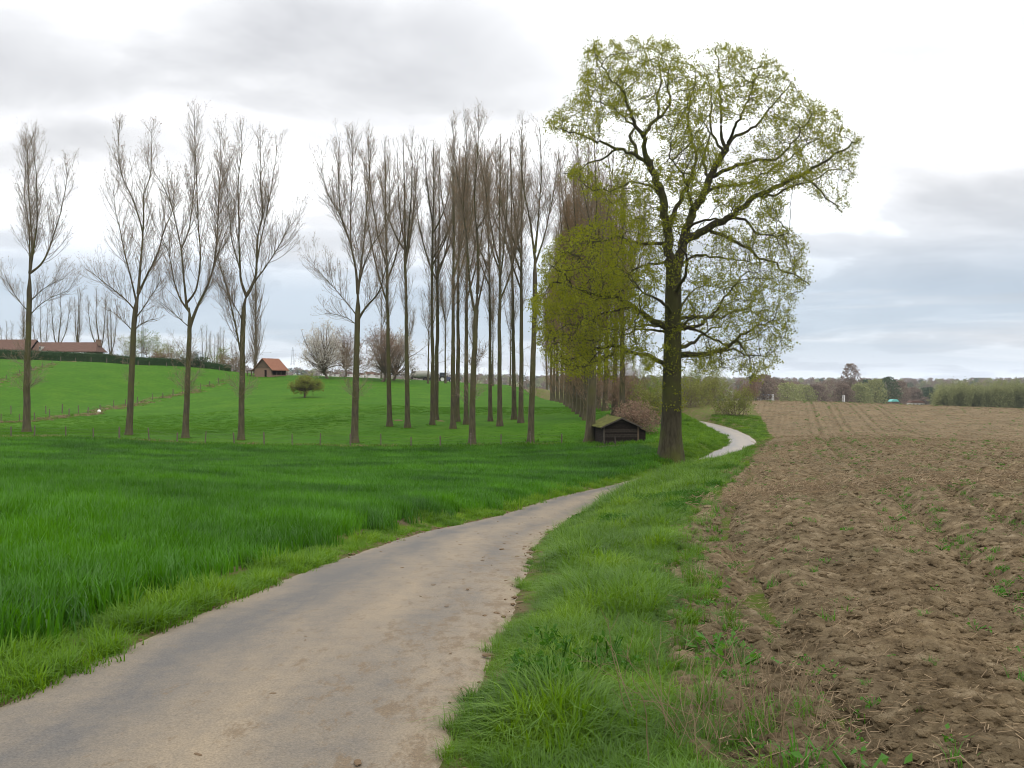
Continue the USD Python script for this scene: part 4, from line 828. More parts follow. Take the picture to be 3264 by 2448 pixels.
def shed():
    Y = 84.0; b = at(1980, 1409, Y); b = on(b[0], b[1], -0.12)
    t = thing('wooden_shed', 'dark plank shed with mossy roof behind the oak beside the avenue', 'shed', b, 0.11)
    W, D, e, r = 1.48, 5.5, 1.62, 2.28
    rng = np.random.default_rng(9)
    inner = obj('lining', prism([(-W + .06, .1), (W - .06, .1), (W - .06, e), (0, r - .1), (-W + .06, e)], .05, D - .05), 'dark_gap', t)
    n = 15
    for k in range(n):       # the horizontal planks of the gable
        z0 = .12 + k * (r - .2) / n; z1 = z0 + (r - .2) / n - .022; dz = rng.uniform(-.008, .008)
        half = lambda z: W if z < e else W * max(0.02, (r - .06 - z) / (r - .06 - e))
        obj('plank', prism([(-half(z0), z0), (half(z0), z0), (half(z1), z1 + dz), (-half(z1), z1 + dz)], -.02 + rng.uniform(0, .015), .045), 'dark_plank' if rng.random() < .55 else 'weathered_plank', t)
    for k in range(10):
        z0 = .12 + k * (e - .12) / 10
        obj('plank', sbox((-W - .01, .05, z0), (-W + .055, D - .03, z0 + .13)), 'dark_plank', t)
    obj('corner_post', sbox((-W - .05, -.05, 0), (-W + .09, .04, e + .03)), 'plank_edge', t); obj('corner_post', sbox((W - .09, -.05, 0), (W + .05, .04, e + .03)), 'timber', t)
    obj('sill', sbox((-W - .05, -.06, .0), (W + .05, -.024, .1)), 'plank_edge', t)
    for s in (-1, 1):
        rf = obj('roof_slope', prism([(0, r + .08), (s * (W + .32), e - .08), (s * (W + .32), e - .16), (0, r)][::1 if s < 0 else -1], -.28, D + .25), 'moss_roof' if s < 0 else 'timber', t)
        obj('barge_board', prism([(0, r + .07), (s * (W + .3), e - .09), (s * (W + .3), e - .2), (0, r - .05)][::1 if s < 0 else -1], -.315, -.283), 'plank_edge', rf)
    obj('annex', prism([(W + .06, 0), (W + .75, 0), (W + .75, 1.15), (W + .06, 1.45)], .5, 3.5), 'dark_plank', t)
    obj('annex_roof', prism([(W + .05, 1.52), (W + .95, 1.16), (W + .95, 1.1), (W + .05, 1.46)][::-1], .35, 3.6), 'timber', t)
    m = thing('wooden_stake', 'pale wooden stake leaning in front of the dark shed', 'stake', put(1962, 1413, 82.0))
    obj('stake', tubes(np.array([[(0, 0, -.2), (-.02, 0, .4), (-.05, 0, .8)]]), np.array([[.05, .045, .03]]), 5), 'plank_edge', m)
shed()

# ------------------------------------------------------------------ tractor and slurry tank on the ridge
def wheel(t, r, w, x, y, rim=True, n=20):
    tr = obj('wheel', trimesh.creation.annulus(r_min=r * .55, r_max=r, height=w, sections=n, transform=trimesh.transformations.translation_matrix((x, y, r)) @ trimesh.transformations.rotation_matrix(math.pi / 2, [1, 0, 0])), 'tyre', t)
    obj('rim', [cyl(r * .54, w * .7, (x, y, r), 'y', n), cyl(r * .18, w * 1.05, (x, y, r), 'y', 10)], 'rim_white' if rim else 'machine_dark', tr)
Yt = 268.0
tb = put(1411, 1221, Yt, 0.0)
t = thing('tractor', 'dark blue tractor with white wheel rims, driving behind the poplars', 'tractor', tb)
for y in (-.8, .8): wheel(t, .92, .5, 0, y); wheel(t, .62, .36, 2.4, y)
obj('bonnet', prism([(.75, .75), (2.9, .7), (3.0, 1.1), (2.8, 1.45), (.75, 1.65)], -.38, .38), 'tractor_blue', t)
obj('chassis', sbox((-.5, -.3, .55), (2.9, .3, .85)), 'machine_dark', t)
cb = obj('cab', [sbox((-.75, -.72, 1.0), (.75, .72, 1.45))] + [sbox((x, y, 1.453), (x + .08, y + .08, 2.55)) for x in (-.73, .64) for y in (-.7, .62)], 'tractor_blue', t)
obj('cab_glass', sbox((-.66, -.68, 1.46), (.66, .68, 2.54)), 'window_glass', cb); obj('cab_roof', sbox((-.82, -.78, 2.553), (.82, .78, 2.75)), 'tractor_blue', cb)
for y in (-.8, .8): obj('mudguard', [sbox((-.85, y - .26, 1.86), (.8, y + .26, 1.93))], 'tractor_blue', t)
obj('exhaust', cyl(.05, 1.1, (1.3, .42, 2.0)), 'machine_dark', t)
obj('front_weight', prism([(3.1, .5), (4.7, .35), (4.9, .9), (3.1, 1.1)], -.7, .7), 'machine_dark', t)
kb = put(1364, 1219, Yt, 0.0)
t = thing('slurry_tanker', 'grey slurry tank trailer with dark folded rear frame hitched to the tractor', 'trailer', kb)
cap = trimesh.creation.capsule(height=3.6, radius=1.02, count=[18, 18]); cap.apply_transform(trimesh.transformations.rotation_matrix(math.pi / 2, [0, 1, 0])); cap.apply_translation((-1.9, 0, 2.05))
obj('tank', cap, 'tank_grey', t, smooth=True)
obj('frame', [sbox((-2.6, -.5, .82), (3.2, -.3, 1.02)), sbox((-2.6, .3, .82), (3.2, .5, 1.02)), sbox((3.0, -.12, .6), (4.2, .12, .8))], 'machine_dark', t)
for x in (-.6, 1.1):
    for y in (-.95, .95): wheel(t, .68, .5, x, y, False)
rf = [sbox((-4.3, y, .7), (-4.1, y + .12, 3.5)) for y in (-1.1, -.4, .3, 1.0)] + [sbox((-4.4, -1.2, z), (-3.3, 1.2, z + .14)) for z in (.7, 1.6, 2.6, 3.4)] + [sbox((-5.0, -.9, .6), (-4.43, .9, 1.3)), sbox((-3.5, -.7, 1.0), (-3.2, .7, 3.0))]
obj('rear_frame', rf, 'machine_dark', t)

# ------------------------------------------------------------------ small trees and bushes
def bushy(name, label, cat_, base, h, w, seed, leafmat, n_leaf, leaf_size, trunk_h=0.25, r=0.15, barkmat='twig', n1=14, up=0.8, group=None, lsz_aspect=0.6, rz=0.0, flatten=0.0, sp=0.065):
    """A broad small tree or a bush: trunk, boughs, twigs and leaves or blossom."""
    rng = np.random.default_rng(seed); t = thing(name, label, cat_, base, rz, 1.0, group)
    if trunk_h > 0.02:
        p, rr = stem(rng, [(0, 0, -.1), (rng.normal() * .05 * h, 0, h * trunk_h * .6), (rng.normal() * .08 * h, rng.normal() * .05 * h, h * trunk_h * 1.3)], r, r * .6, 8, 0.03 * h)
        obj('trunk', tubes(p[None], rr[None], 8), barkmat, t, smooth=True); st = p[-3:]
    else: st = np.zeros((3, 3)) + rng.normal(size=(3, 3)) * [w * .12, w * .12, 0]
    q = st[rng.integers(0, 3, n1)] + (rng.normal(size=(n1, 3)) * [w * .18, w * .18, 0] if trunk_h <= 0.02 else 0)
    a = rng.uniform(0, 2 * math.pi, n1); tilt = np.sqrt(rng.uniform(0.02, 1.0, n1))
    hl = h * (1 - trunk_h); d = np.stack([np.cos(a) * w * .5 * tilt, np.sin(a) * w * .5 * tilt, hl * (1.08 - .98 * tilt ** 2.5 * (1 + flatten * .15)) * rng.uniform(.8, 1, n1)], 1)
    L = np.linalg.norm(d, axis=1)
    P1, R1 = grow(rng, q, d, L, np.full(n1, r * .42), 7, 0.10 * up, 0.13, .25)
    i, tt, q, d, pr, Ln = sprout(rng, P1, R1, h * sp, .2, (25, 70))
    P2, R2 = grow(rng, q, d, Ln * (1 - tt) * .5 + .10 * h, np.minimum(pr * .6, .03), 4, .2 * up, .16, .35)
    i, tt, q, d, pr, Ln = sprout(rng, P2, R2, h * sp * .85, .1, (25, 75))
    P3, R3 = grow(rng, q, d, rng.uniform(.05, .12, len(q)) * h, np.minimum(pr * .7, .014), 2, .25 * up, .18, .5)
    c = obj('crown', [tubes(P1, R1, 5), tubes(P2, R2, 3), tubes(P3, R3, 3)], barkmat, t)
    pts = np.vstack([P3[:, 1], P3[:, 2], P2[:, 3], P2[:, 4]])
    k = rng.integers(0, len(pts), n_leaf)
    lv = pts[k] + rng.normal(size=(n_leaf, 3)) * leaf_size * .8
    tag(obj('foliage' if leafmat != 'blossom' else 'blossom', leaves(rng, lv, leaf_size, 0.1, lsz_aspect), leafmat, c), kind='stuff')
    return t
bushy('apple_tree', 'small round apple tree standing alone in the middle of the pasture', 'tree', put(971, 1266, 170, -.1), 3.9, 6.2, 21, 'apple_leaf', 7500, 0.15, 0.3, .2, n1=30, flatten=.35)
bushy('cherry_tree', 'white blossoming cherry tree, leftmost of the blossom trees on the ridge', 'tree', put(1048, 1208, 235, -.1), 13.2, 12.5, 22, 'blossom', 9000, 0.24, 0.12, .36, n1=44)
bushy('cherry_tree', 'brownish blossom tree directly right of the leftmost white one', 'tree', put(1098, 1203, 245, -.1), 11.5, 8.5, 23, 'brown_bud', 8000, 0.2, 0.16, .3, n1=34)
bushy('cherry_tree', 'brownish blossom tree between two poplar trunks left of the slurry tank', 'tree', put(1216, 1216, 233, -.1), 14.0, 10.0, 24, 'brown_bud', 9000, 0.2, 0.16, .38, n1=36)
bushy('cherry_tree', 'white blossoming cherry tree nearest the slurry tank', 'tree', put(1251, 1212, 240, -.1), 13.0, 12.5, 25, 'blossom', 9000, 0.24, 0.12, .36, n1=40)
# scrub round the shed, the avenue's end and the far bend
SCR = [((2028, 1385, 92), 3.4, 3.2, 'brown_bud', 'brown leafless scrub pressed against the right end of the shed'), ((2072, 1350, 104), 4.8, 4.2, 'scrub_leaf', 'greenish brown thicket between the shed and the oak trunk'), ((2010, 1330, 112), 5.6, 4.6, 'brown_bud', 'tall brown thicket behind the shed roof'),
       ((2055, 1312, 135), 6.2, 5.2, 'spring_leaf', 'fresh green bush on the bank left of the oak trunk'), ((1960, 1318, 128), 6.5, 5.0, 'brown_bud', 'brown undergrowth among the avenue trunks behind the shed'), ((2105, 1300, 150), 6.4, 5.0, 'spring_leaf', 'green bush half hidden behind the oak trunk'),
       ((2195, 1275, 148), 5.6, 5.6, 'scrub_leaf', 'pale bush just right of the oak trunk above the far road'), ((2265, 1272, 152), 6.0, 6.0, 'scrub_leaf', 'rounded pale bush in the middle of the thicket at the far bend'), ((2330, 1300, 128), 4.9, 4.6, 'scrub_leaf', 'olive bush at the right end of the thicket beside the ploughed field'),
       ((2380, 1275, 175), 4.2, 4.6, 'brown_bud', 'low brown bush on the skyline edge of the ploughed field'), ((2232, 1252, 185), 8.0, 6.5, 'spring_leaf', 'taller green bush behind the thicket at the far bend')]
for i, (p, h, w, lm, lab) in enumerate(SCR):
    bushy('bush', lab, 'bush', put(*p, -.1), h, w, 60 + i, lm, 4200, .16, 0.0, .07, n1=40, up=.9, sp=.085)
# low shrubs under and over the hedge
for i, (p, h, w, lm, lab) in enumerate([((458, 1150, 262), 9.5, 8.5, 'spring_leaf', 'yellow green tree beside the right end of the farmhouse'), ((515, 1160, 258), 7.5, 7.0, 'scrub_leaf', 'brownish green bush left of the second poplar trunk above the hedge'), ((425, 1140, 272), 8.5, 5.5, 'scrub_leaf', 'thin bush between farmhouse chimney and the yellow green tree'),
       ((610, 1165, 256), 4.6, 5.0, 'hedge_leaf', 'dark evergreen bush right of the second poplar above the hedge'), ((690, 1170, 256), 6.8, 6.5, 'spring_leaf', 'bright green bush between the second and third poplars above the hedge'), ((512, 1165, 252), 4.0, 5.0, 'brown_bud', 'low brown bush on the hedge left of the second poplar'),
       ((560, 1162, 256), 5.5, 6.0, 'scrub_leaf', 'olive bush behind the second poplar trunk above the hedge'), ((648, 1178, 248), 3.6, 4.2, 'hedge_leaf', 'dark round bush standing on the hedge between the second and third poplars'), ((735, 1178, 252), 5.0, 6.0, 'brown_bud', 'brown bush between the third and fourth poplars'), ((60, 1100, 285), 5.8, 12.0, 'brown_bud', 'broad leafless shrub behind the left part of the farmhouse roof')]):
    bushy('shrub', lab, 'bush', put(*p, -.1), h, w, 90 + i, lm, 2400, .21, 0.0 if i else .25, .12, n1=24, up=.9, sp=.09)
# the hedge
hx = np.linspace(-180, 735, 150); rng = np.random.default_rng(31); hp = []
for u in hx:
    Y = 246.5; p = at(u, 1150, Y); hp.append(on(p[0], p[1]))
hp = np.array(hp); hgt = np.interp(hx, [-180, 300, 735], [2.4, 2.2, 1.6])
t = thing('hedge', 'long dark green clipped hedge along the top of the pasture slope', 'hedge', hp[0]); lo = hp - hp[0]
prof = np.array([(-.75, 0), (-.8, .6), (-.65, .95), (0, 1.03), (.65, .95), (.8, .6), (.75, 0)])
hv = lo[:, None] + np.stack([np.zeros((150, 7)), np.broadcast_to(prof[:, 0] * .8, (150, 7)), prof[:, 1] * hgt[:, None] - .1], -1) + rng.normal(size=(150, 7, 3)) * .06
hi = np.arange(150 * 7).reshape(150, 7)
obj('core', (hv.reshape(-1, 3), np.stack([hi[:-1, :-1], hi[:-1, 1:], hi[1:, 1:], hi[1:, :-1]], -1).reshape(-1, 4)), 'hedge_leaf', t)
k = rng.integers(0, 150 * 7, 12000); hl = hv.reshape(-1, 3)[k] + rng.normal(size=(12000, 3)) * [.3, .12, .15]
tag(obj('foliage', leaves(rng, hl, .2, 0, .7), 'hedge_leaf', t), kind='stuff')
# bare trees behind the farmhouse and along the skyline
SK = [(22, 1095, 330, 17), (78, 1092, 345, 15), (190, 1090, 325, 18.5), (246, 1092, 330, 19), (312, 1094, 330, 19.5), (356, 1100, 335, 17), (655, 1168, 300, 17.5), (683, 1168, 300, 15), (706, 1168, 300, 17.5), (752, 1172, 305, 15), (-30, 1090, 330, 18), (130, 1090, 350, 14)]
SKL = ['far bare tree above the left end of the farmhouse roof', 'low far bare tree right of the first poplar trunk', 'far bare tree with two stems above the middle of the farmhouse roof', 'far bare tree above the right half of the farmhouse roof', 'far bare tree directly left of the farmhouse chimney', 'far bare tree right of the farmhouse chimney',
       'far thin tree, leftmost of three between the third and fourth poplars', 'far thin tree, middle and lowest of three between the third and fourth poplars', 'far thin tree, rightmost of three between the third and fourth poplars', 'far thin tree just left of the fourth poplar trunk', 'far bare tree at the very left edge', 'small far bare tree behind the first poplar']
st = [stem(np.random.default_rng(5), [(0, 0, 0), (.3, 0, 8), (-.2, .3, 16), (0, 0, 23)], .3, .03), stem(np.random.default_rng(6), [(.1, 0, 5), (1.6, .4, 12), (2.0, .8, 22)], .2, .03), stem(np.random.default_rng(7), [(.1, 0, 7), (-1.8, -.4, 13), (-2.2, -.8, 21)], .16, .03)]
for i, (u, v, Y, h) in enumerate(SK):
    b = at(u, v, Y); b[2] = min(b[2], at(u, 1180, Y)[2]) if i > 20 else b[2]
    g = on(b[0], b[1], -.1); s = (b[2] + h - g[2]) / 24.0 if i < 6 or i > 9 else h / 24.0
    if i == 0: far0 = poplar('far_poplar', SKL[0], g, st, 71, 3.5, .62, 4.6)
    else: copy(far0, SKL[i], g, 1.7 * i, s)
far0.GetAttribute('xformOp:scale').Set(Gf.Vec3f(.72, .72, .72))
# Lombardy poplar behind the barn
rng = np.random.default_rng(81); n1 = 150; lb = put(812, 1190, 262, -.2)
t = thing('lombardy_poplar', 'slender column shaped bare poplar rising behind the fourth poplar and the barn', 'tree', lb)
p, r = stem(rng, [(0, 0, 0), (.2, 0, 12), (0, .1, 28)], .45, .04); obj('trunk', tubes(p[None], r[None], 8), 'poplar_bark', t, smooth=True)
z0 = rng.uniform(1.2, 22, n1); a = rng.uniform(0, 6.28, n1); q = np.stack([np.interp(z0, p[:, 2], p[:, 0]), np.interp(z0, p[:, 2], p[:, 1]), z0], 1)
P1, R1 = grow(rng, q, np.stack([np.cos(a) * .55, np.sin(a) * .55, np.ones(n1)], 1), np.minimum(rng.uniform(5, 9, n1), 29 - z0), rng.uniform(.035, .07, n1), 8, 1.6, .07, .2)
i, tt, q, d, pr, L = sprout(rng, P1, R1, .5, .15, (15, 35)); P2, R2 = grow(rng, q, d, rng.uniform(.6, 1.8, len(q)), np.full(len(q), .014), 3, 1.2, .08, .5)
cr = obj('crown', [tubes(P1, R1, 4), tubes(P2, R2, 3)], 'poplar_twig', t); obj('catkins', leaves(rng, P2[:, 3], .16, .2, .5), 'poplar_bud', cr)

# masts and odds and ends
mb = put(455, 1130, 420, -1); t = thing('mast', 'slender grey mast rising behind the second poplar', 'mast', mb); top = at(0, 905, 420)[2] - mb[2]
obj('pole', tubes(np.array([[(0, 0, 0), (0, 0, top * .35), (0, 0, top * .62), (0, 0, top * .63), (0, 0, top)]]), np.array([[.85, .75, .6, .25, .12]]), 10), 'mast_grey', t)
obj('antenna', [sbox((-.6, -.25, top * .64), (-.4, .25, top * .72)), sbox((.4, -.25, top * .64), (.6, .25, top * .72))], 'mast_grey', t)
for u, v, h, lab in ((933, 1146, 40, 'tiny lattice mast on the far ridge left of the white blossom tree'), (877, 1160, 17, 'tiny short mast on the far ridge right of the barn roof')):
    mb = at(u, v, 1400); t = thing('lattice_mast', lab, 'mast', mb + [0, 0, -8]); hh = h / K * 1400 * 1.0 + 8
    leg = lambda sx, sy: tubes(np.array([[(sx * 2.2, sy * 2.2, 0), (sx * .4, sy * .4, hh)]]), np.array([[.22, .14]]), 4)
    obj('lattice', [leg(a, b) for a in (-1, 1) for b in (-1, 1)] + [sbox((-2 + 1.6 * k / 9, -.1, hh * k / 9), (2 - 1.6 * k / 9, .1, hh * k / 9 + .25)) for k in range(1, 9)], 'mast_grey', t)
    obj('crossarm', sbox((-2.2, -.15, hh * .8), (2.2, .15, hh * .8 + .3)), 'mast_grey', t)
lp = put(606, 1160, 262); t = thing('street_lamp', 'street lamp with pale lamp head above the hedge left of the third poplar', 'street lamp', lp); hh = at(0, 1093, 262)[2] - lp[2]
obj('pole', tubes(np.array([[(0, 0, 0), (0, 0, hh * .95), (.2, 0, hh), (.9, 0, hh + .1)]]), np.array([[.09, .06, .05, .04]]), 8), 'mast_grey', t); obj('lamp_head', sbox((.8, -.14, hh + .02), (1.7, .14, hh + .16)), 'white_paint', t)
t = thing('white_stone', 'small white block at the foot of the diagonal fence', 'stone', put(316, 1313, 156, -.05)); obj('stone', moved(trimesh.creation.icosphere(subdivisions=2, radius=.28), (0, 0, .2)), 'stone_white', t)
for i, (u, v, Y, lab) in enumerate(((1270, 1350, 112, 'brown molehill between two poplar trunks, the left one'), (1403, 1345, 112, 'brown molehill right of the touching poplar trunks'))):
    m = trimesh.creation.icosphere(subdivisions=3, radius=.6); v_ = np.array(m.vertices) * [1.1, 1, .45] - [0, 0, .1]; v_ *= (1 + .3 * (fbm(v_ * 3 + i, 3) - .5))[:, None]
    t = thing('molehill', lab, 'molehill', put(u, v, Y, 0)); obj('mound', (v_, np.array(m.faces)), 'mud', t, smooth=True)
for u, h in ((2687, 24), (2692, 24)):
    sb_ = put(u, 1283, 194.5); t = thing('white_pole', 'white pole standing at the far edge of the ploughed field, ' + ('left' if u < 2690 else 'right') + ' one of the pair', 'pole', sb_)
    obj('pole', cyl(.05, h / K * 194.5 + .25, (0, 0, h / K * 194.5 / 2), n=8), 'white_paint', t)
sb_ = put(2464, 1270, 200); t = thing('marker_post', 'pale marker post at the far left corner of the ploughed field', 'pole', sb_); obj('pole', cyl(.06, 1.8, (0, 0, .8), n=8), 'white_paint', t)

# ------------------------------------------------------------------ the far country
def hills(name, mat, Y0, Y1, ang, ridge, seed, amp):
    n, m = 160, 24
    u = np.linspace(*ang, n); yy = np.linspace(0, 1, m)
    U, T = np.meshgrid(u, yy, indexing='ij'); Yv = Y0 + (Y1 - Y0) * T
    z = np.interp(U, *ridge) * np.sin(np.clip(T * 1.25, 0, 1) * math.pi / 2) ** 1.2 + amp * (fbm(np.stack([U * 30, T * 3, 0 * U], -1), 4, seed) - .5) * np.clip(T * 3, 0, 1)
    X = U * Yv; i = np.arange(n * m).reshape(n, m)
    zb = EYE - 14
    tag(obj(name, (np.stack([X, Yv, zb + z], -1).reshape(-1, 3), np.stack([i[:-1, :-1], i[1:, :-1], i[1:, 1:], i[:-1, 1:]], -1).reshape(-1, 4)), mat, smooth=True), kind='structure')
    return lambda X, Yq: zb + np.interp(X / Yq, *ridge) * np.sin(np.clip((Yq - Y0) / (Y1 - Y0) * 1.25, 0, 1) * math.pi / 2) ** 1.2
RID = (np.array([-1.0, -.5, -.33, -.25, -.21, -.1, 0, .1, .25, .4, .6, 1.0]), np.array([30, 36, 40, 40, 35, 26, 22, 20, 16, 14, 16, 20.0]))
hz = hills('hills', 'far_ground', 1100, 2400, (-1.0, 1.0), RID, 3, 6.0)

def crown_proto(path, seed, mat, h, w, n, shape='round', tw='twig'):
    rng = np.random.default_rng(seed); a = rng.uniform(0, 6.28, n); s = rng.random(n)
    if shape == 'round': zz = h * (.22 + .78 * s); rr = w / 2 * np.sqrt(np.clip(1 - ((s - .42) / .6) ** 2, 0.04, 1)) * np.sqrt(rng.random(n))
    elif shape == 'cone': zz = h * (.05 + .95 * s); rr = w / 2 * (1 - s) ** .8 * np.sqrt(rng.random(n))
    else: zz = h * (.12 + .88 * s); rr = w / 2 * np.minimum(1, (1.02 - s) * 3) * np.sqrt(rng.random(n))
    p = np.stack([rr * np.cos(a), rr * np.sin(a), zz], 1); p += (fbm(p * .5, 2, seed)[:, None] - .5) * [w * .3, w * .3, 0]
    return rng, p

def far_tree(name, label, cat_, base, h, w, seed, mat, n=900, ls=.5, shape='round', group=None):
    t = thing(name, label, cat_, base, 0, 1.0, group); rng, p = crown_proto('', seed, mat, h, w, n, shape)
    obj('trunk', tubes(np.array([[(0, 0, -.3), (0, 0, h * .3), (0, 0, h * .8)]]), np.array([[h * .016, h * .012, .02]]), 6), 'twig', t)
    k = 60; P1, R1 = grow(rng, np.column_stack([np.zeros((k, 2)), rng.uniform(.1, .6, k) * h]), np.column_stack([rng.normal(size=(k, 2)) * w * .12, np.full(k, h * .18)]), rng.uniform(.25, .42, k) * h, np.full(k, .07), 5, .4, .12, .2)
    c = obj('crown', leaves(rng, p, ls, 0, .8), mat, t); obj('boughs', tubes(P1, R1, 3), 'twig', c)
    return t
def fo(u, v, Y): p = at(u, v, Y); g = on(p[0], p[1]); return g
FT = [((2712, 1270, 600), 22.0, 14, 'far_brown', 'round', 'tall round pale tree standing above the far right treeline'), ((2655, 1270, 610), 15.0, 30, 'far_brown', 'round', 'broad low purplish brown tree left of the tall round one'), ((2600, 1270, 560), 10.5, 16, 'far_brown', 'round', 'low brown tree left of the broad purplish one'),
      ((2396, 1262, 430), 12.5, 7, 'far_dark', 'cone', 'dark conifer beside the far house right of the oak'), ((2436, 1262, 440), 12.5, 13, 'far_brown', 'round', 'reddish tree under the right hanging boughs of the oak'), ((2790, 1272, 560), 15, 14, 'far_green', 'round', 'green tree right of the white poles on the far treeline'), ((2830, 1272, 580), 17, 15, 'far_dark', 'round', 'dark green tree left of the turquoise roof'),
      ((2866, 1274, 640), 16, 15, 'far_brown', 'round', 'brown tree above the turquoise roof'), ((2910, 1276, 700), 12, 16, 'far_brown', 'round', 'low brown tree right of the turquoise roof'), ((2960, 1276, 700), 12, 18, 'far_dark', 'round', 'low dark tree in front of the far wood at right'), ((2740, 1270, 540), 11, 14, 'far_green', 'round', 'olive tree directly right of the white poles'), ((2690, 1268, 520), 9.5, 12, 'far_brown', 'round', 'low brown tree behind the white poles'),
      ((2510, 1264, 500), 9, 18, 'far_green', 'round', 'low green tree at the left end of the far right treeline'), ((2560, 1266, 520), 8.5, 16, 'far_green', 'round', 'low olive tree left of the low brown tree on the far treeline'), ((2480, 1264, 560), 13, 16, 'far_brown', 'round', 'reddish brown tree below the row of column poplars'), ((2760, 1270, 680), 17, 17, 'far_dark', 'round', 'dark tree behind the olive tree right of the white poles'), ((2530, 1266, 620), 13, 20, 'far_brown', 'round', 'brown tree behind the low green trees of the far treeline')]
for i, (p, h, w, m_, sh, lab) in enumerate(FT):
    g = fo(*p); top = EYE - (1224 - 0) * 0
    dz = at(0, p[1], p[2])[2] - g[2]
    far_tree('far_tree', lab, 'tree', g, h * (.95 if i == 0 else .74) + max(dz, 0), w, 200 + i, m_, 1700, .95 if sh == 'round' else .6, sh)
cp = None
for i in range(9):
    u = 2474 + i * 6.5; g = fo(u, 1262, 700); h = at(0, 1216 + (i % 3) * 2 - (i * 7 % 4), 700)[2] - g[2]
    if cp is None: cp = far_tree('column_poplar', 'thin column poplar in the row on the far right skyline', 'tree', g, 20, 2.0, 300, 'far_green', 260, .6, 'col', 'column poplars on the far skyline'); cp.GetAttribute('xformOp:scale').Set(Gf.Vec3f(1, 1, h / 20))
    else: copy(cp, 'thin column poplar in the row on the far right skyline', g, i, (1, 1, h / 20), 'column poplars on the far skyline')
def far_house(name, label, p, w, d, e, r, wm, rm, rz=0.0):
    g = fo(*p); g[2] = max(g[2], at(0, p[1], p[2])[2] - .1); t = thing(name, label, 'house', g, rz)
    wl = obj('wall', prism([(-w / 2, -3), (w / 2, -3), (w / 2, e), (-w / 2, e)], 0, d), wm, t)
    obj('roof', [prism([(-w / 2 - .3, e), (w / 2 + .3, e), (w / 2 - .8, r), (-w / 2 + .8, r)], -.3, d + .3)], rm, t)
    for k in range(3): obj('window', sbox((-w * .35 + k * w * .28, -.05, e * .35), (-w * .35 + k * w * .28 + .13 * w, 0, e * .75)), 'window_glass', wl)
    obj('door', sbox((w * .40, -.05, -.5), (w * .40 + .08 * w, 0, e * .8)), 'timber', wl)
far_house('far_house', 'far little house with turquoise roof among the trees beyond the ploughed field', (2853, 1288, 480), 3.4, 4, 1.3, 2.4, 'brick_wall', 'turquoise')
far_house('far_house', 'far white house with red roof left of the far wood', (2925, 1294, 500), 7, 5, 1.7, 2.7, 'white_wall', 'tile_red')
far_house('far_house', 'far pale house beside the dark conifer right of the oak', (2383, 1271, 420), 6, 5, 1.3, 2.3, 'white_wall', 'tile_red')
far_house('far_house', 'far long white house under the right boughs of the oak', (2437, 1270, 440), 9, 5, 1.2, 1.9, 'white_wall', 'mast_grey')
VL = ['tiny white village house left of the white blossom tree trunk', 'tiny white village house right of the white blossom tree trunk', 'tiny village house right of the leftmost brownish blossom tree', 'tiny village house left of the fifth front poplar', 'tiny orange roofed village house left of the brownish blossom tree by the slurry tank', 'tiny white village house beside that orange roofed one']
for i, (u, v, Y, w) in enumerate([(1034, 1196, 900, 6), (1068, 1198, 940, 6), (1112, 1198, 900, 5), (1146, 1200, 920, 6), (1178, 1197, 950, 8), (1200, 1201, 900, 5)]):
    g = at(u, v, Y); t = thing('village_house', VL[i], 'house', g)
    wl = obj('wall', sbox((-w / 2, 0, -12), (w / 2, 7, 1.6)), 'white_wall', t); obj('roof', prism([(-w / 2 - .3, 1.6), (w / 2 + .3, 1.6), (w / 2 - .5, 3.4), (-w / 2 + .5, 3.4)], -.3, 7.3), 'tile_orange' if i == 4 else 'tile_red', t)
    obj('window', sbox((-w * .2, -.05, .2), (w * .1, 0, 1.2)), 'window_glass', wl)

def instancer(path, protos, pos, rot, scl, idx_, label=None, cat_=None, mats=None, tilt=None):
    """protos: list of (mesh, material)."""
    pi = UsdGeom.PointInstancer.Define(stage, path); ps_ = []
    for k, (m, mat) in enumerate(protos):
        usdkit.mesh(stage, f'{path}/shape_{k:02d}', m, MAT[mat]); ps_.append(Sdf.Path(f'{path}/shape_{k:02d}'))
    pi.CreatePrototypesRel().SetTargets(ps_)
    pi.CreateProtoIndicesAttr(Vt.IntArray.FromNumpy(np.asarray(idx_, np.int32))); pi.CreatePositionsAttr(Vt.Vec3fArray.FromNumpy(np.asarray(pos, np.float32)))
    q = np.zeros((len(pos), 4), np.float32); q[:, 2] = np.sin(rot / 2); q[:, 3] = np.cos(rot / 2)
    if tilt is not None: q[:, 0] = tilt[:, 0]; q[:, 1] = tilt[:, 1]; q /= np.linalg.norm(q, axis=1, keepdims=True)
    pi.CreateOrientationsAttr(Vt.QuathArray.FromNumpy(q.astype(np.float16)))
    s = np.asarray(scl, np.float32); s = np.repeat(s[:, None], 3, 1) if s.ndim == 1 else s
    pi.CreateScalesAttr(Vt.Vec3fArray.FromNumpy(s))
    return tag(pi, label, cat_, kind='stuff')

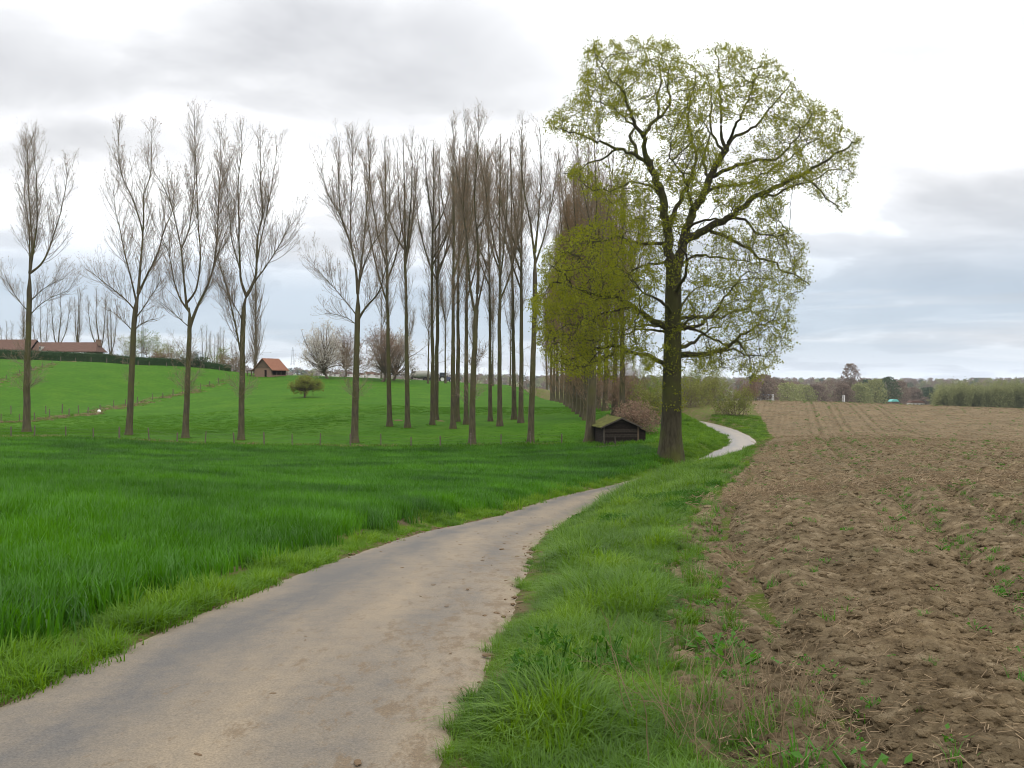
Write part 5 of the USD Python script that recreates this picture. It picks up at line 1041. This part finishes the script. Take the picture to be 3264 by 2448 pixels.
def tree_shape(seed, h, w, n, ls, shape):
    rng, p = crown_proto('', seed, '', h, w, n, shape)
    return cat([leaves(rng, p, ls, 0, .85), tubes(np.array([[(0, 0, -1), (0, 0, h * .4), (0, 0, h * .85)]]), np.array([[h * .015, h * .01, .02]]), 4)])
def wood_shape(seed):
    """A slim upright tree just coming into leaf: a fan of steep boughs with small leaf clumps."""
    rng = np.random.default_rng(seed); k = 46
    P1, R1 = grow(rng, np.column_stack([rng.normal(size=(k, 2)) * .15, rng.uniform(2, 13, k)]), np.column_stack([rng.normal(size=(k, 2)) * .42, np.ones(k)]), rng.uniform(4, 7.5, k), np.full(k, .07), 6, .8, .08, .3)
    i, t, q, d, pr, L = sprout(rng, P1, R1, .45, .1, (20, 60)); P2, R2 = grow(rng, q, d, rng.uniform(.5, 1.4, len(q)), np.full(len(q), .03), 2, .5, .1, .5)
    p = np.vstack([P2[:, 1], P2[:, 2], P1[:, 6]]); p = p[rng.random(len(p)) < .8]
    return cat([leaves(rng, p + rng.normal(size=p.shape) * .2, .5, 0, .8), tubes(P1, R1, 3), tubes(np.array([[(0, 0, -1), (0, 0, 9), (0, 0, 18)]]), np.array([[.2, .14, .03]]), 5)])
rng = np.random.default_rng(123)
# the wood at the right, leafing out
pos, sc = [], []
for i in range(230):
    Y = rng.uniform(430, 520); u = rng.uniform(2980, 3620) if i > 60 else 2985 + i * 6
    if i <= 60: Y = rng.uniform(428, 440)
    g = fo(u, 1250, Y); top = at(0, 1208 + 10 * max(0, (3050 - u) / 70) + rng.uniform(-5, 7), 435)[2] * 1.0
    pos.append(g); sc.append(max(0.5, (top - g[2]) / 20.0 * rng.uniform(.86, 1.04)))
instancer('/World/far_wood', [(wood_shape(400 + k), 'far_green') for k in range(5)], pos, rng.uniform(0, 6.28, len(pos)), sc, rng.integers(0, 5, len(pos)), 'dense pale green wood closing the ploughed field at the right', 'wood')
# tree belts of the valley and the wooded ridge
pos, sc = [], []
for i in range(1500):
    a = rng.uniform(-.7, .75); Y = rng.choice([rng.uniform(560, 800), rng.uniform(800, 1200)], p=[.45, .55]) if a > .02 else rng.uniform(800, 1250)
    if a < -.33 and Y < 900: Y += 300
    pos.append(on(a * Y, Y)); sc.append(rng.uniform(.45, .85) * .78)
for i in range(2600):
    a = rng.uniform(-.75, .75); Y = rng.uniform(1250, 2300); pos.append(np.array([a * Y, Y, hz(a * Y, Y) - 1])); sc.append(rng.uniform(.55, 1.0))
instancer('/World/valley_woods', [(tree_shape(420 + k, 14, 12, 260, 1.5, 'round'), ('far_brown', 'far_green', 'far_brown', 'far_dark')[k]) for k in range(4)], pos, rng.uniform(0, 6.28, len(pos)), sc, rng.choice(4, len(pos), p=[.4, .25, .25, .1]), 'hazy belts of woodland across the valley and the far ridge', 'woodland')

# ------------------------------------------------------------------ wheat, grasses, weeds, straw, mud
def blades(rng, n, area, h, w, bend, segs=3, hvar=.35, tuft=False):
    """n bent, tapering blades rooted in a square of the given side."""
    p0 = np.column_stack([rng.uniform(-area / 2, area / 2, (n, 2)), np.zeros(n)])
    if tuft:                                  # a tussock: blades rooted together, fanning outwards
        p0 = np.column_stack([rng.normal(size=(n, 2)) * area * .22, np.zeros(n)])
    a = rng.normal() * 3 + rng.normal(size=n) * 1.1 if not tuft else np.arctan2(p0[:, 1], p0[:, 0]) + rng.normal(size=n) * .5
    d = np.stack([np.cos(a), np.sin(a), 0 * a], 1); s = np.stack([-np.sin(a + rng.normal(size=n) * .5), np.cos(a), 0 * a], 1)
    hh = h * (1 + hvar * rng.uniform(-1, 1, n)); b = bend * rng.uniform(.2, 1.6, n)
    V = []
    for k in range(segs + 1):
        t = k / segs; x = b * hh * t ** 2; z = hh * (t - .45 * b * t ** 2.2)
        c = p0 + d * x[:, None] + np.array([0, 0, 1.0]) * z[:, None]
        ww = w * (1 - t ** 1.7) * .5
        V += [c - s * ww, c + s * ww] if k < segs else [c]
    v = np.stack(V, 1); m = v.shape[1]; i = np.arange(n)[:, None] * m; f = []
    for k in range(segs - 1): f += [i + [2 * k, 2 * k + 1, 2 * k + 3], i + [2 * k, 2 * k + 3, 2 * k + 2]]
    f.append(i + [2 * segs - 2, 2 * segs - 1, 2 * segs])
    return v.reshape(-1, 3), np.vstack(f)

def scatter(rng, x0, x1, y0, y1, n, keep):
    x = rng.uniform(x0, x1, n); y = rng.uniform(y0, y1, n); k = keep(x, y) & (np.abs(x) < .60 * y + 1.2)
    x, y = x[k], y[k]
    return np.column_stack([x, y, H(x, y)])
rng = np.random.default_rng(55)
def is_wheat(x, y, m=0.0):
    l, _, _ = lateral(x, y)
    return (l < -(HW + .62 + .35 * wob(x, y, .9) + .55 * wob(x, y, .25, 4) + m)) & (y < fence_y(x) - .8) & (x < 10.2 - .0 * y) & ((x < 6.5) | (y < 80))
def rows_of(): pass
S = []
S.append((scatter(rng, -12, 2, 4, 14, 3600, is_wheat), 0)); S.append((scatter(rng, -20, 3, 14, 28, 5200, is_wheat), 0))
S.append((scatter(rng, -32, 6, 28, 48, 7500, is_wheat), 1)); S.append((scatter(rng, -55, 11, 48, 87, 12000, is_wheat), 2))
pr = [(blades(rng, 85, .40, .26, .0155, .34, 3, .45), 'wheat') for _ in range(5)] + [(blades(rng, 85, .62, .27, .024, .34, 3, .45), 'wheat') for _ in range(4)] + [(blades(rng, 90, .95, .30, .03, .4, 2, .4), 'wheat') for _ in range(4)]
pos = np.vstack([s for s, _ in S]); ix = np.concatenate([np.where(c == 0, rng.integers(0, 5, len(s)), np.where(c == 1, rng.integers(5, 9, len(s)), rng.integers(9, 13, len(s)))) for s, c in S])
sc = rng.uniform(.82, 1.15, len(pos)) * (.85 + .3 * noise(pos * [.5, .5, 0], 4))
instancer('/World/wheat', pr, pos - [0, 0, .02], rng.uniform(0, 6.28, len(pos)), sc, ix, 'dense dark green young wheat filling the field left of the road', 'wheat')

def left_verge(x, y):
    l, _, _ = lateral(x, y); e = HW + .0 + .22 * wob(x, y, 1.2, 6) + .12 * wob(x, y, 5, 7)
    return (l < -e) & (l > -(HW + 1.2 + .5 * wob(x, y, .7))) & (y < 84)
def right_verge(x, y):
    l, _, _ = lateral(x, y); e = HW - .03 + .16 * wob(x, y, 1.1, 6) + .20 * wob(x, y, 5, 7)
    return (l > e) & (x < field_x(y) + .10 + .5 * wob(x, y, 1.2, 9)) & (y < 130)
def oak_verge(x, y):
    l, _, _ = lateral(x, y)
    return (l < -HW) & (l > -7) & (y > 50) & (y < 135) & ~((x < 10.2) & (y < fence_y(x))) & (x > 6)
S = [(scatter(rng, -5, 3, 3.2, 12, 11000, left_verge), 0), (scatter(rng, -5, 4, 12, 30, 9000, left_verge), 0), (scatter(rng, -4, 14, 30, 84, 14000, left_verge), 1),
     (scatter(rng, 4, 26, 50, 135, 16000, oak_verge), 1)]
pr = [(blades(rng, 80, .26, .06, .006, .75, 3, .5), 'verge') for _ in range(3)] + [(blades(rng, 60, .2, .11, .007, .9, 3, .5, True), 'verge') for _ in range(2)] + [(blades(rng, 90, .55, .12, .011, .6, 2, .5), 'verge') for _ in range(2)] + [(blades(rng, 70, .5, .2, .012, .8, 2, .5, True), 'verge') for _ in range(2)]
pos = np.vstack([s for s, _ in S]); ix = np.concatenate([np.where(c == 0, rng.integers(0, 5, len(s)), rng.integers(5, 9, len(s))) for s, c in S])
sc = rng.uniform(.6, 1.3, len(pos)) * (.45 + 1.2 * noise(pos * [1.1, 1.1, 0], 14))
bare = (lateral(pos[:, 0], pos[:, 1])[0] < -(HW + .45)) & (noise(pos * [1.5, .8, 0], 44) > .47) & (pos[:, 1] < 26)
pos, ix, sc = pos[~bare], ix[~bare], sc[~bare]
instancer('/World/verge_grass', pr, pos - [0, 0, .01], rng.uniform(0, 6.28, len(pos)), sc, ix, 'short yellow green grass strip between the wheat and the road', 'grass')

S = [(scatter(rng, -.6, 2.6, 2.6, 9, 6500, right_verge), 0), (scatter(rng, -.5, 5, 9, 22, 8000, right_verge), 0), (scatter(rng, 0, 13, 22, 60, 14000, right_verge), 1), (scatter(rng, 8, 34, 60, 130, 12000, right_verge), 2)]
pr = [(blades(rng, 62, .24, .115, .0078, .8, 3, .55), 'bank') for _ in range(3)] + [(blades(rng, 58, .2, .165, .0085, 1.1, 3, .55, True), 'bank') for _ in range(3)] + [(blades(rng, 65, .45, .15, .013, .7, 3, .5), 'bank') for _ in range(2)] + [(blades(rng, 65, .4, .25, .014, 1.0, 3, .5, True), 'bank') for _ in range(2)] + [(blades(rng, 60, .8, .2, .025, .6, 2, .5), 'bank') for _ in range(3)]
pos = np.vstack([s for s, _ in S]); ix = np.concatenate([np.where(c == 0, rng.integers(0, 6, len(s)), np.where(c == 1, rng.integers(6, 10, len(s)), rng.integers(10, 13, len(s)))) for s, c in S])
l, _, _ = lateral(pos[:, 0], pos[:, 1]); w_ = np.clip((l - HW + .12) / .5, .38, 1) * np.clip((field_x(pos[:, 1]) + .25 - pos[:, 0]) / .35, .35, 1)
sc = rng.uniform(.6, 1.25, len(pos)) * (.45 + 1.15 * noise(pos * [1.3, 1.3, 0], 24)) * w_ * np.where(pos[:, 1] > 50, .75, 1)
instancer('/World/bank_grass', pr, pos - [0, 0, .015], rng.uniform(0, 6.28, len(pos)), sc, ix, 'lush rank grass on the bank between the road and the ploughed field', 'grass')

def herb(rng, n, size, h):
    a = rng.uniform(0, 6.28, n); z = rng.uniform(.25, 1, n) * h; r = rng.uniform(.02, .11, n)
    p = np.stack([np.cos(a) * r, np.sin(a) * r, z], 1); d = np.stack([np.cos(a), np.sin(a), rng.uniform(-.3, .5, n)], 1)
    k = 6; b = rng.uniform(0, 6.28, k); st_ = np.stack([np.stack([0 * b, 0 * b, 0 * b], 1), np.stack([np.cos(b) * .03, np.sin(b) * .03, 0 * b + h * .5], 1), np.stack([np.cos(b) * .07, np.sin(b) * .07, 0 * b + h], 1)], 1)
    return cat([leaves(rng, p, size, .2, .62, d), tubes(st_, np.full((k, 3), .003), 3)])
def nettle_zone(x, y): return right_verge(x, y) & (n3(x, y, .55, 12) > .54) & (lateral(x, y)[0] > HW + .15)
S = scatter(rng, -.4, 8, 4.2, 40, 16000, nettle_zone)
instancer('/World/bank_herbs', [(herb(rng, 46, .034, .15), 'nettle') for _ in range(5)], S, rng.uniform(0, 6.28, len(S)), rng.uniform(.6, 1.25, len(S)), rng.integers(0, 5, len(S)), 'dark leafy nettles and herbs in patches on the grassy bank', 'nettles')

# dry stalks in the grass at the lower right
b = on(1.02, 4.35); t = thing('dry_stalks', 'clump of dry brown stalks in the grass at the bottom edge of the ploughed field', 'dry plant', b)
k = 90; q = np.column_stack([rng.normal(size=(k, 2)) * [.24, .22], np.zeros(k)]); d = np.column_stack([rng.normal(size=(k, 2)) * .45, np.ones(k)])
P1, R1 = grow(rng, q, d, rng.uniform(.2, .52, k), rng.uniform(.0016, .003, k), 5, -.15, .12, .4); i, tt, q, d, pr_, L = sprout(rng, P1, R1, .07, .4, (25, 60)); P2, R2 = grow(rng, q, d, rng.uniform(.04, .13, len(q)), np.full(len(q), .0013), 2, 0, .1, .6)
st_ = obj('stalks', [tubes(P1, R1, 4)], 'straw', t); tag(obj('side_twigs', [tubes(P2, R2, 3)], 'straw', st_), kind='stuff'); tag(st_, kind='stuff')

# the ploughed field: weeds, straw, lumps of earth
fz_tree = cKDTree(np.column_stack([FXg.ravel(), FYg.ravel()])); fz_val = FZ.ravel()
def on_field(x, y):
    d, i = fz_tree.query(np.column_stack([x, y]), k=3); w = 1 / (d + 1e-4); return (fz_val[i] * w).sum(1) / w.sum(1)
def in_field(x, y, m=.05): return (x > field_x(y) + m)
x, y = [], []
for y0, y1, n in ((3, 8, 2200), (8, 20, 6500), (20, 60, 15000), (60, 200, 26000)):
    a = rng.uniform(y0, y1, n); x.append(rng.uniform(.3, .62 * y1 + 1, n)); y.append(a)
x, y = np.concatenate(x), np.concatenate(y)
ac = x * diry - y * dirx; inrow = sum(np.exp(-((ac - c - .1) / .2) ** 2) for c in (1.7, 2.75, 5.0, 6.1, 8.5, 9.6, 12.2, 13.3))
k = in_field(x, y) & (rng.random(len(x)) < .06 + .20 * (n3(x, y, .35, 15) > .56) + .85 * np.minimum(inrow, 1) + .9 * np.exp(-(x - field_x(y)) / .35))
x, y = x[k], y[k]; z = on_field(x, y)
pr = [(blades(rng, 26, .09, .075, .006, .7, 3, .5), 'weed') for _ in range(3)] + [(herb(rng, 16, .035, .05), 'weed') for _ in range(3)]
sc = rng.uniform(.4, 1.05, len(x)) * (1 + np.clip(y - 15, 0, 150) * .008) * (1 + 1.0 * (rng.random(len(x)) < .04))
instancer('/World/field_weeds', pr, np.column_stack([x, y, z - .01]), rng.uniform(0, 6.28, len(x)), sc, rng.integers(0, 6, len(x)), 'small green weeds sprouting across the brown ploughed soil', 'weeds')
# bigger tufts along the edge of the grass
y = rng.uniform(3.6, 40, 260); x = field_x(y) + np.abs(rng.normal(size=260)) * .22 + .05; z = on_field(x, y)
instancer('/World/edge_tufts', [(blades(rng, 60, .16, .2, .006, .8, 4, .5), 'bank') for _ in range(4)], np.column_stack([x, y, z - .02]), rng.uniform(0, 6.28, 260), rng.uniform(.4, 1.1, 260), rng.integers(0, 4, 260), 'scattered tufts of long grass along the ragged edge of the ploughed soil', 'grass tufts')
def straw_bit(rng, n, area, L, w):
    a = rng.uniform(0, 6.28, n); p = np.column_stack([rng.uniform(-area, area, (n, 2)), rng.uniform(.0, .02, n)]); d = np.stack([np.cos(a), np.sin(a), rng.normal(size=n) * .22], 1) * (L * rng.uniform(.3, 1.2, n))[:, None]
    return tubes(np.stack([p, p + d], 1), np.full((n, 2), w), 3)
x = np.concatenate([rng.uniform(.4, 6, 1500), rng.uniform(.4, 15, 4200), rng.uniform(2, 38, 5200), rng.uniform(10, 125, 14000)]); y = np.concatenate([rng.uniform(3, 8, 1500), rng.uniform(8, 22, 4200), rng.uniform(22, 60, 5200), rng.uniform(60, 200, 14000)])
k = in_field(x, y); x, y = x[k], y[k]; z = on_field(x, y)
instancer('/World/straw_litter', [(straw_bit(rng, 9, .2, .06, .0018), 'straw') for _ in range(4)] + [(straw_bit(rng, 14, .4, .12, .0055), 'straw') for _ in range(3)], np.column_stack([x, y, z + .004]), rng.uniform(0, 6.28, len(x)), rng.uniform(.7, 1.3, len(x)) * np.where(y > 60, 1.6, 1), np.where(y < 18, rng.integers(0, 4, len(x)), rng.integers(4, 7, len(x))), 'bits of pale straw strewn over the ploughed soil', 'straw')
def clod_shape(seed):
    m = trimesh.creation.icosphere(subdivisions=2, radius=1.0); v = np.array(m.vertices); f = fbm(v * 1.6 + seed * 5.1, 3, seed)
    return v * (0.55 + .9 * f)[:, None] * [1.0, .8, .55], np.array(m.faces)
n = 26000
y = np.exp(rng.uniform(math.log(2.8), math.log(60), n)); x = rng.uniform(0.2, 1, n) * (.62 * y + 1); k = in_field(x, y, .05); x, y = x[k], y[k]; z = on_field(x, y)
sz = np.exp(rng.normal(size=len(x)) * .6) * .0125 * (1 + y * .035)
instancer('/World/earth_clods', [(clod_shape(k), 'soil') for k in range(6)], np.column_stack([x, y, z]), rng.uniform(0, 6.28, len(x)), np.minimum(sz, .085), rng.integers(0, 6, len(x)), 'crumbs and clods of brown earth lying on the ploughed field', 'clods')
# dried mud on the road
n = 900
i = rng.integers(0, 2400, n); i = i[(road[i, 1] > 3) & (road[i, 1] < 34)]; c = np.clip(.35 + .42 * rng.normal(size=len(i)), -1, .98) * HW
x = road[i, 0] + rn[i, 0] * c; y = road[i, 1] + rn[i, 1] * c; z = road[i, 2] + .02 * (1 - (c / HW) ** 2)
s = np.exp(rng.normal(size=len(i)) * .6) * .010 * np.where(np.abs(c) > .8 * HW, 1.4, 1); s = np.column_stack([s * 1.5, s, s * .45])
big = rng.random(len(i)) < .05; s[big] *= [1.7, 1.3, .8]; s = np.minimum(s, [.04, .03, .02])
instancer('/World/road_mud', [(clod_shape(20 + k), 'mud') for k in range(5)], np.column_stack([x, y, z]), rng.uniform(0, 6.28, len(x)), s, rng.integers(0, 5, len(x)), 'lumps of dried mud dropped along the road surface', 'mud')
# crumbs of soil along both edges of the asphalt
n = 9000; i = rng.integers(0, 2400, n); i = i[(road[i, 1] > 3) & (road[i, 1] < 40)]; c = np.where(rng.random(len(i)) < .5, -1, 1) * (HW + .02 + rng.normal(size=len(i)) * .13); far_side = (c < 0) & (rng.random(len(i)) < .5); c[far_side] -= .75 + .25 * rng.random(far_side.sum())
x = road[i, 0] + rn[i, 0] * c; y = road[i, 1] + rn[i, 1] * c; z = H(x, y); s = np.exp(rng.normal(size=len(i)) * .5) * .010
instancer('/World/edge_crumbs', [(clod_shape(30 + k), 'mud') for k in range(4)], np.column_stack([x, y, z]), rng.uniform(0, 6.28, len(x)), np.minimum(s * np.where(y > 12, 1.8, 1), .03), rng.integers(0, 4, len(x)), 'crumbs of soil along the ragged edges of the road', 'soil crumbs')
# pasture tufts
def is_past(x, y): return (y > fence_y(x) - 1.2) & (lateral(x, y)[0] < -HW - 6) & (y < 250)
ft = np.array([at(*POP[k])[:2] for k in POP]); ft = np.repeat(ft, 16, 0) + rng.normal(size=(len(POP) * 16, 2)) * .42; ft = np.column_stack([ft, H(ft[:, 0], ft[:, 1])])
S = np.vstack([ft, scatter(rng, -75, 14, 82, 100, 9000, is_past), scatter(rng, -105, 12, 100, 150, 14000, is_past)])
sc = rng.uniform(.4, 1.1, len(S)) * np.where(np.abs(S[:, 1] - fence_y(S[:, 0])) < 1.6, 2.0, .75); sc[:len(ft)] *= 1.5
instancer('/World/pasture_grass', [(blades(rng, 60, 1.1, .13, .03, .6, 2, .5), 'pasture_tuft') for _ in range(4)], S, rng.uniform(0, 6.28, len(S)), sc, rng.integers(0, 4, len(S)), 'bright green pasture grass on the slope around the poplars', 'grass')

# rough, pale dead grass along the fences
fp_ = []
for line, n_, w_ in ((np.array(front), 900, .35), (np.array([put(*q) for q in DIAG]), 1500, .9), (np.array([put(*q) for q in UPPER[:8]]), 350, .7)):
    s_ = rng.uniform(0, len(line) - 1.001, n_); j = s_.astype(int); q = line[j] + (line[j + 1] - line[j]) * (s_ - j)[:, None]; q[:, :2] += rng.normal(size=(n_, 2)) * w_; fp_.append(q[noise(q * .35, 91) > .42])
S = np.vstack(fp_); S[:, 2] = H(S[:, 0], S[:, 1])
instancer('/World/dead_grass', [(blades(rng, 40, .7, .26, .03, .8, 2, .5), 'straw') for _ in range(3)] + [(blades(rng, 40, .7, .26, .03, .8, 2, .5), 'verge') for _ in range(2)], S, rng.uniform(0, 6.28, len(S)), rng.uniform(.5, 1.2, len(S)), rng.integers(0, 5, len(S)), 'rough pale grass left standing along the wire fences', 'grass')

# the air: faint haze over the whole country
MAT['haze'] = usdkit.material(stage, '/World/Looks/haze', {'v': ('principled_volume', {'color': (.80, .88, 1.0), 'density': 0.000045, 'anisotropy': 0.0})}, [], volume='v.volume')
tag(obj('haze', box((-6600, -6600, -60), (6600, 6600, 75)), 'haze'), kind='stuff')
